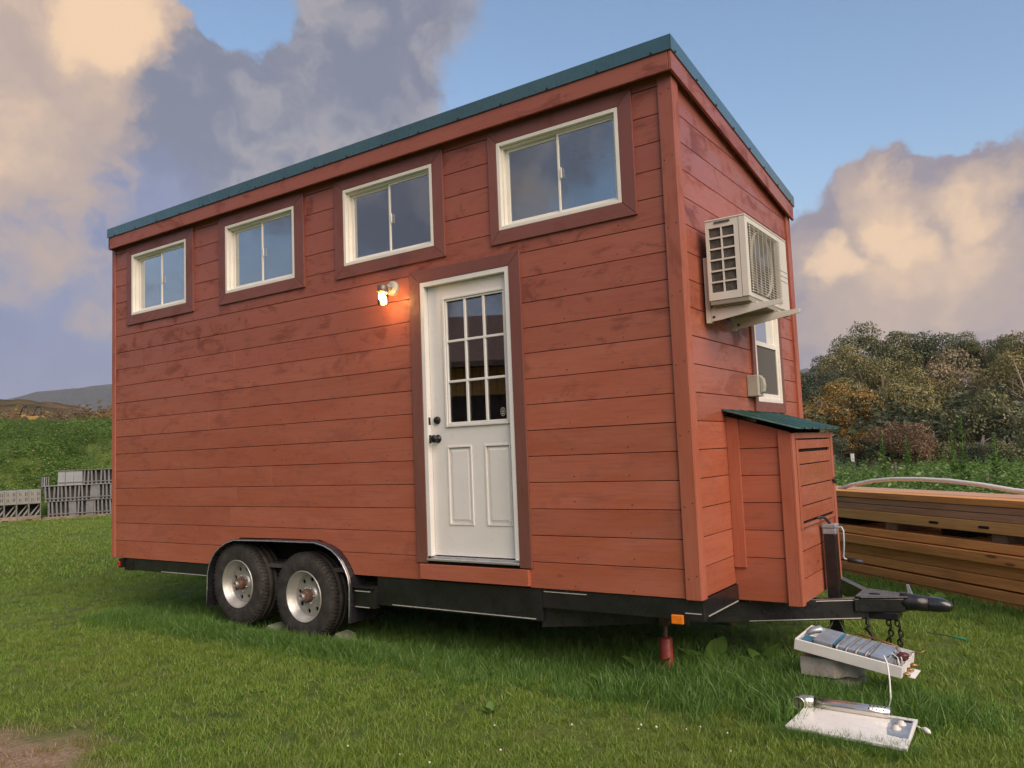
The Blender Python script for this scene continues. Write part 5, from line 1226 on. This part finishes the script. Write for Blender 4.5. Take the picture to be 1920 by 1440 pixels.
# ---------------------------------------------------------------- trees
def crown(n_leaf,rx_,rz_,lobes,ls,m,seed,flat=.75,top=1.0,sparse=0):
    random.seed(seed); r2=np.random.default_rng(seed); vs=[];fs=[]; L_=[]
    for i in range(lobes):
        q=random.uniform(0,2*PI); e=math.asin(random.uniform(-.75,1)); rr_=random.uniform(.35,.85)
        c_=Vector((math.cos(q)*math.cos(e)*rr_*rx_,math.sin(q)*math.cos(e)*rr_*rx_,math.sin(e)*rr_*rz_)); L_.append((c_,random.uniform(.27,.46)*rx_))
    for c_,lr in L_:
        for k in range(int(n_leaf/lobes)):
            d=Vector(r2.normal(0,1,3)); d.normalize(); 
            if d.z<-.55: d.z*=-1
            nz_=noise.noise(c_+d*2.2)*.38
            p=c_+Vector((d.x,d.y,d.z*flat))*lr*(1+nz_)*(random.random()**.22)
            s_=ls*random.uniform(.6,1.25); nrm_=(d+Vector(r2.normal(0,.45,3))).normalized(); a=nrm_.cross(Vector(r2.normal(0,1,3))).normalized(); b=nrm_.cross(a)
            o=len(vs); vs+=[tuple(p+a*s_*.5),tuple(p+b*s_*.38),tuple(p-a*s_*.5),tuple(p-b*s_*.38)]; fs.append((o,o+1,o+2,o+3))
    me=bpy.data.meshes.new('crown'); me.from_pydata(vs,[],fs); me.materials.append(m); return me
def trunkmesh(h,r_,m,seed,limbs=7,spread=2.2,bare=False):
    random.seed(seed); mb=MB(); mb.tube([(0,0,-.3),(random.uniform(-.2,.2),0,h*.35),(random.uniform(-.4,.4),random.uniform(-.3,.3),h*.7),(random.uniform(-.5,.5),random.uniform(-.3,.3),h)],[r_*1.25,r_,r_*.6,r_*.2],8)
    for i in range(limbs):
        z=h*random.uniform(.35,.8); q=random.uniform(0,2*PI); l_=spread*random.uniform(.6,1.2); c_,s_=math.cos(q),math.sin(q)
        mb.tube([(0,0,z),(c_*l_*.5,s_*l_*.5,z+l_*.45),(c_*l_,s_*l_,z+l_*.7)],[r_*.42,r_*.28,r_*.06],6)
        if bare:
            for j in range(3):
                q2=q+random.uniform(-.9,.9); mb.tube([(c_*l_*.5,s_*l_*.5,z+l_*.45),(c_*l_*.5+math.cos(q2)*l_*.6,s_*l_*.5+math.sin(q2)*l_*.6,z+l_*.45+l_*random.uniform(.3,.8))],[r_*.2,r_*.03],5)
    return mb.mesh('trunk',m)
CR={}
def getc(k,v):
    if (k,v) not in CR: CR[(k,v)]=crown(16000 if k!='tan' else 12000,2.6,2.5,[15,12,18][v],.105,M_LEAF[k],100+v*7+len(k))
    return CR[(k,v)]
TRK=[trunkmesh(6.5,.20,M_BARK,200,6,1.3),trunkmesh(6.5,.18,M_BARK,201,6,1.3),trunkmesh(6.5,.2,M_BARK,202,6,1.3)]
TRKB=trunkmesh(7.5,.10,M_BARKP,203,6,1.5,True)
TN=[0]
def tree(x,y,ztop,rad,kind,label,squash=1.0,var=None,bark=None,bare=False):
    zg=gz(x,y); ht=ztop-zg; v=TN[0]%3 if var is None else var; TN[0]+=1
    t=thing('tree',label,'tree',(x,y,zg),random.uniform(0,6),'trees at the edge of the wood on the right')
    tm=link('trunk',(TRKB if bare else TRK[v if bark is None else bark]),t); tm.scale=(1,1,ht*.86/(7.5 if bare else 6.5))
    rz_=rad*squash
    if not bare or kind:
        c_=link('crown',getc(kind,v),t); c_.scale=(rad/2.6,rad/2.6,rz_/2.5*1.0); c_.location=(0,0,ht-rz_*1.0)
    return t
random.seed(77)
def tp(u,d,vtop): 
    r=ROT@Vector(((u-960)/FPX,-(vtop-720)/FPX,-1)); v=ROT@Vector((0,0,-1)); k=d; p=CAM+r*k; return p.x,p.y,p.z
# (image column, depth, image row of the top, radius, kind, label)
TL_=[(1530,62,668,2.6,'dark','small dark tree at the left end of the wood, next to the house wall'),
(1565,66,655,2.4,'dark','slim dark tree with an airy top just left of the big oaks'),
(1600,70,652,2.6,'dark','dark tree filling the gap left of the yellow topped tree'),
(1640,74,612,4.0,'green','tall broad tree on the left of the wood skyline'),
(1705,78,612,4.0,'green','tall tree in the middle left of the wood skyline'),
(1755,76,605,4.2,'dark','tallest dark round tree on the wood skyline'),
(1800,80,628,2.6,'green','small rounded tree between the two skyline crowns'),
(1838,72,612,2.4,'green','airy tree with a gappy crown on the right of the skyline'),
(1880,76,632,3.6,'green','broad tree near the right edge of the skyline'),
(1935,72,628,3.8,'olive','olive tree at the right edge of the picture'),
(1990,74,620,4.2,'green','green tree just beyond the right edge'),
(1612,56,648,3.0,'olive','yellow green tree with a lit top in front of the skyline oaks'),
(1600,50,690,3.1,'gold','golden brown tree in the left middle of the wood'),
(1645,50,675,3.3,'olive','olive tree with a spreading lit crown in the wood centre'),
(1735,54,690,2.9,'olive','small olive tree right of the pale trunks'),
(1800,56,660,3.6,'tan','tan coloured tree with a lit round crown'),
(1872,52,668,3.4,'tan','thin tan tree with bare pale branches near the right edge'),
(1925,50,660,3.6,'olive','tall olive tree cut by the right edge'),
(1760,50,748,2.7,'dark','dark low tree in shade below the tan tree'),
(1820,44,742,3.2,'green','spreading green tree in shade at the lower right of the wood'),
(1890,42,732,3.4,'green','layered green tree with bright tips at the right'),
(1950,42,740,3.3,'dark','dark tree low at the right edge of the wood'),
(1665,52,745,2.5,'dark','dark tree in shade behind the rust bush'),
(1560,56,705,2.8,'dark','dark tree behind the golden bush beside the house'),
(1525,48,735,2.3,'gold','golden orange bush tree against the house corner'),
(1585,47,762,2.0,'gold','second golden bush, right of the one against the house'),
(1695,42,773,2.1,'rust','rust brown bushy tree low in the middle of the wood'),
(1640,46,795,1.9,'green','low green bush left of the rust brown tree'),
(1755,42,800,1.9,'green','low green bush right of the rust brown tree'),
(1840,40,806,2.0,'dark','low dark bush behind the spiky weeds'),
(1910,38,812,2.0,'green','low green bush at the right edge behind the fence'),
(1560,44,812,1.7,'dark','low dark bush just right of the utility box roof'),
(1460,62,690,3.4,'dark','tree hidden behind the tiny house, right part'),(1380,66,680,3.8,'green','tree hidden behind the middle of the end wall'),(2060,60,640,4.2,'green','tree beyond the right side of the view'),(1290,68,680,4.0,'olive','olive tree hidden behind the front corner of the house'),(1190,72,690,4.2,'green','green tree hidden behind the house right of the door'),(1080,76,700,4.0,'dark','dark tree hidden behind the house at the door'),(960,78,705,4.2,'green','green tree hidden behind the house left of the door')]
for u,d,v_,r_,k,lab in TL_:
    x,y,z=tp(u,d,v_); tree(x,y,z,r_,k,lab,squash=random.uniform(.95,1.2))
for u,d,v_,lab in ((1678,49,690,'pale bare trunk with curved limbs in a dark gap of the wood'),(1908,46,640,'pale bare branching tree near the right edge')):
    x,y,z=tp(u,d,v_); tree(x,y,z,2,'',lab,bare=True)
# under-storey behind the trees so that no far ground shows through
UB_=[]; S_=[]
for _ in range(1500):
    d=U(46,75); s_=U(.1,.95)*d; x,y=CAM.x+FW.x*d+RT.x*s_,CAM.y+FW.y*d+RT.y*s_; UB_.append((x,y,gz(x,y))); S_.append(U(1.2,3.4))
C_UND=coll('under_src',[hidden('under_clump',leafclump(260,.9,1.3,.17,M_LEAF['dark'],90+i,10)) for i in range(3)])
scatter('undergrowth',UB_,S_,C_UND,.15)
# shrubs at the foot of the far hill seen over the bank
UB_=[]; S_=[]
for _ in range(700):
    d=U(150,230); s_=U(-.98,-.25)*d; x,y=CAM.x+FW.x*d+RT.x*s_,CAM.y+FW.y*d+RT.y*s_; UB_.append((x,y,gz(x,y)+1)); S_.append(U(2.5,5.0))
C_FARB=coll('farbush_src',[hidden('far_bush',leafclump(240,.9,1.3,.22,M_LEAF['gold' if i%2 else 'rust'],95+i,10)) for i in range(3)])
scatter('far_scrub',UB_,S_,C_FARB,.15)
# ---------------------------------------------------------------- air
m,n=mat('haze_air'); pv=n.node('ShaderNodeVolumePrincipled'); pv.inputs['Color'].default_value=(.80,.84,.95,1); pv.inputs['Density'].default_value=.00017
o=n.node('ShaderNodeOutputMaterial'); n.l.new(pv.outputs[0],o.inputs['Volume'])
o=part('haze',MB().box(-3700,3700,-3700,3700,-12,330),m); o['kind']='stuff'
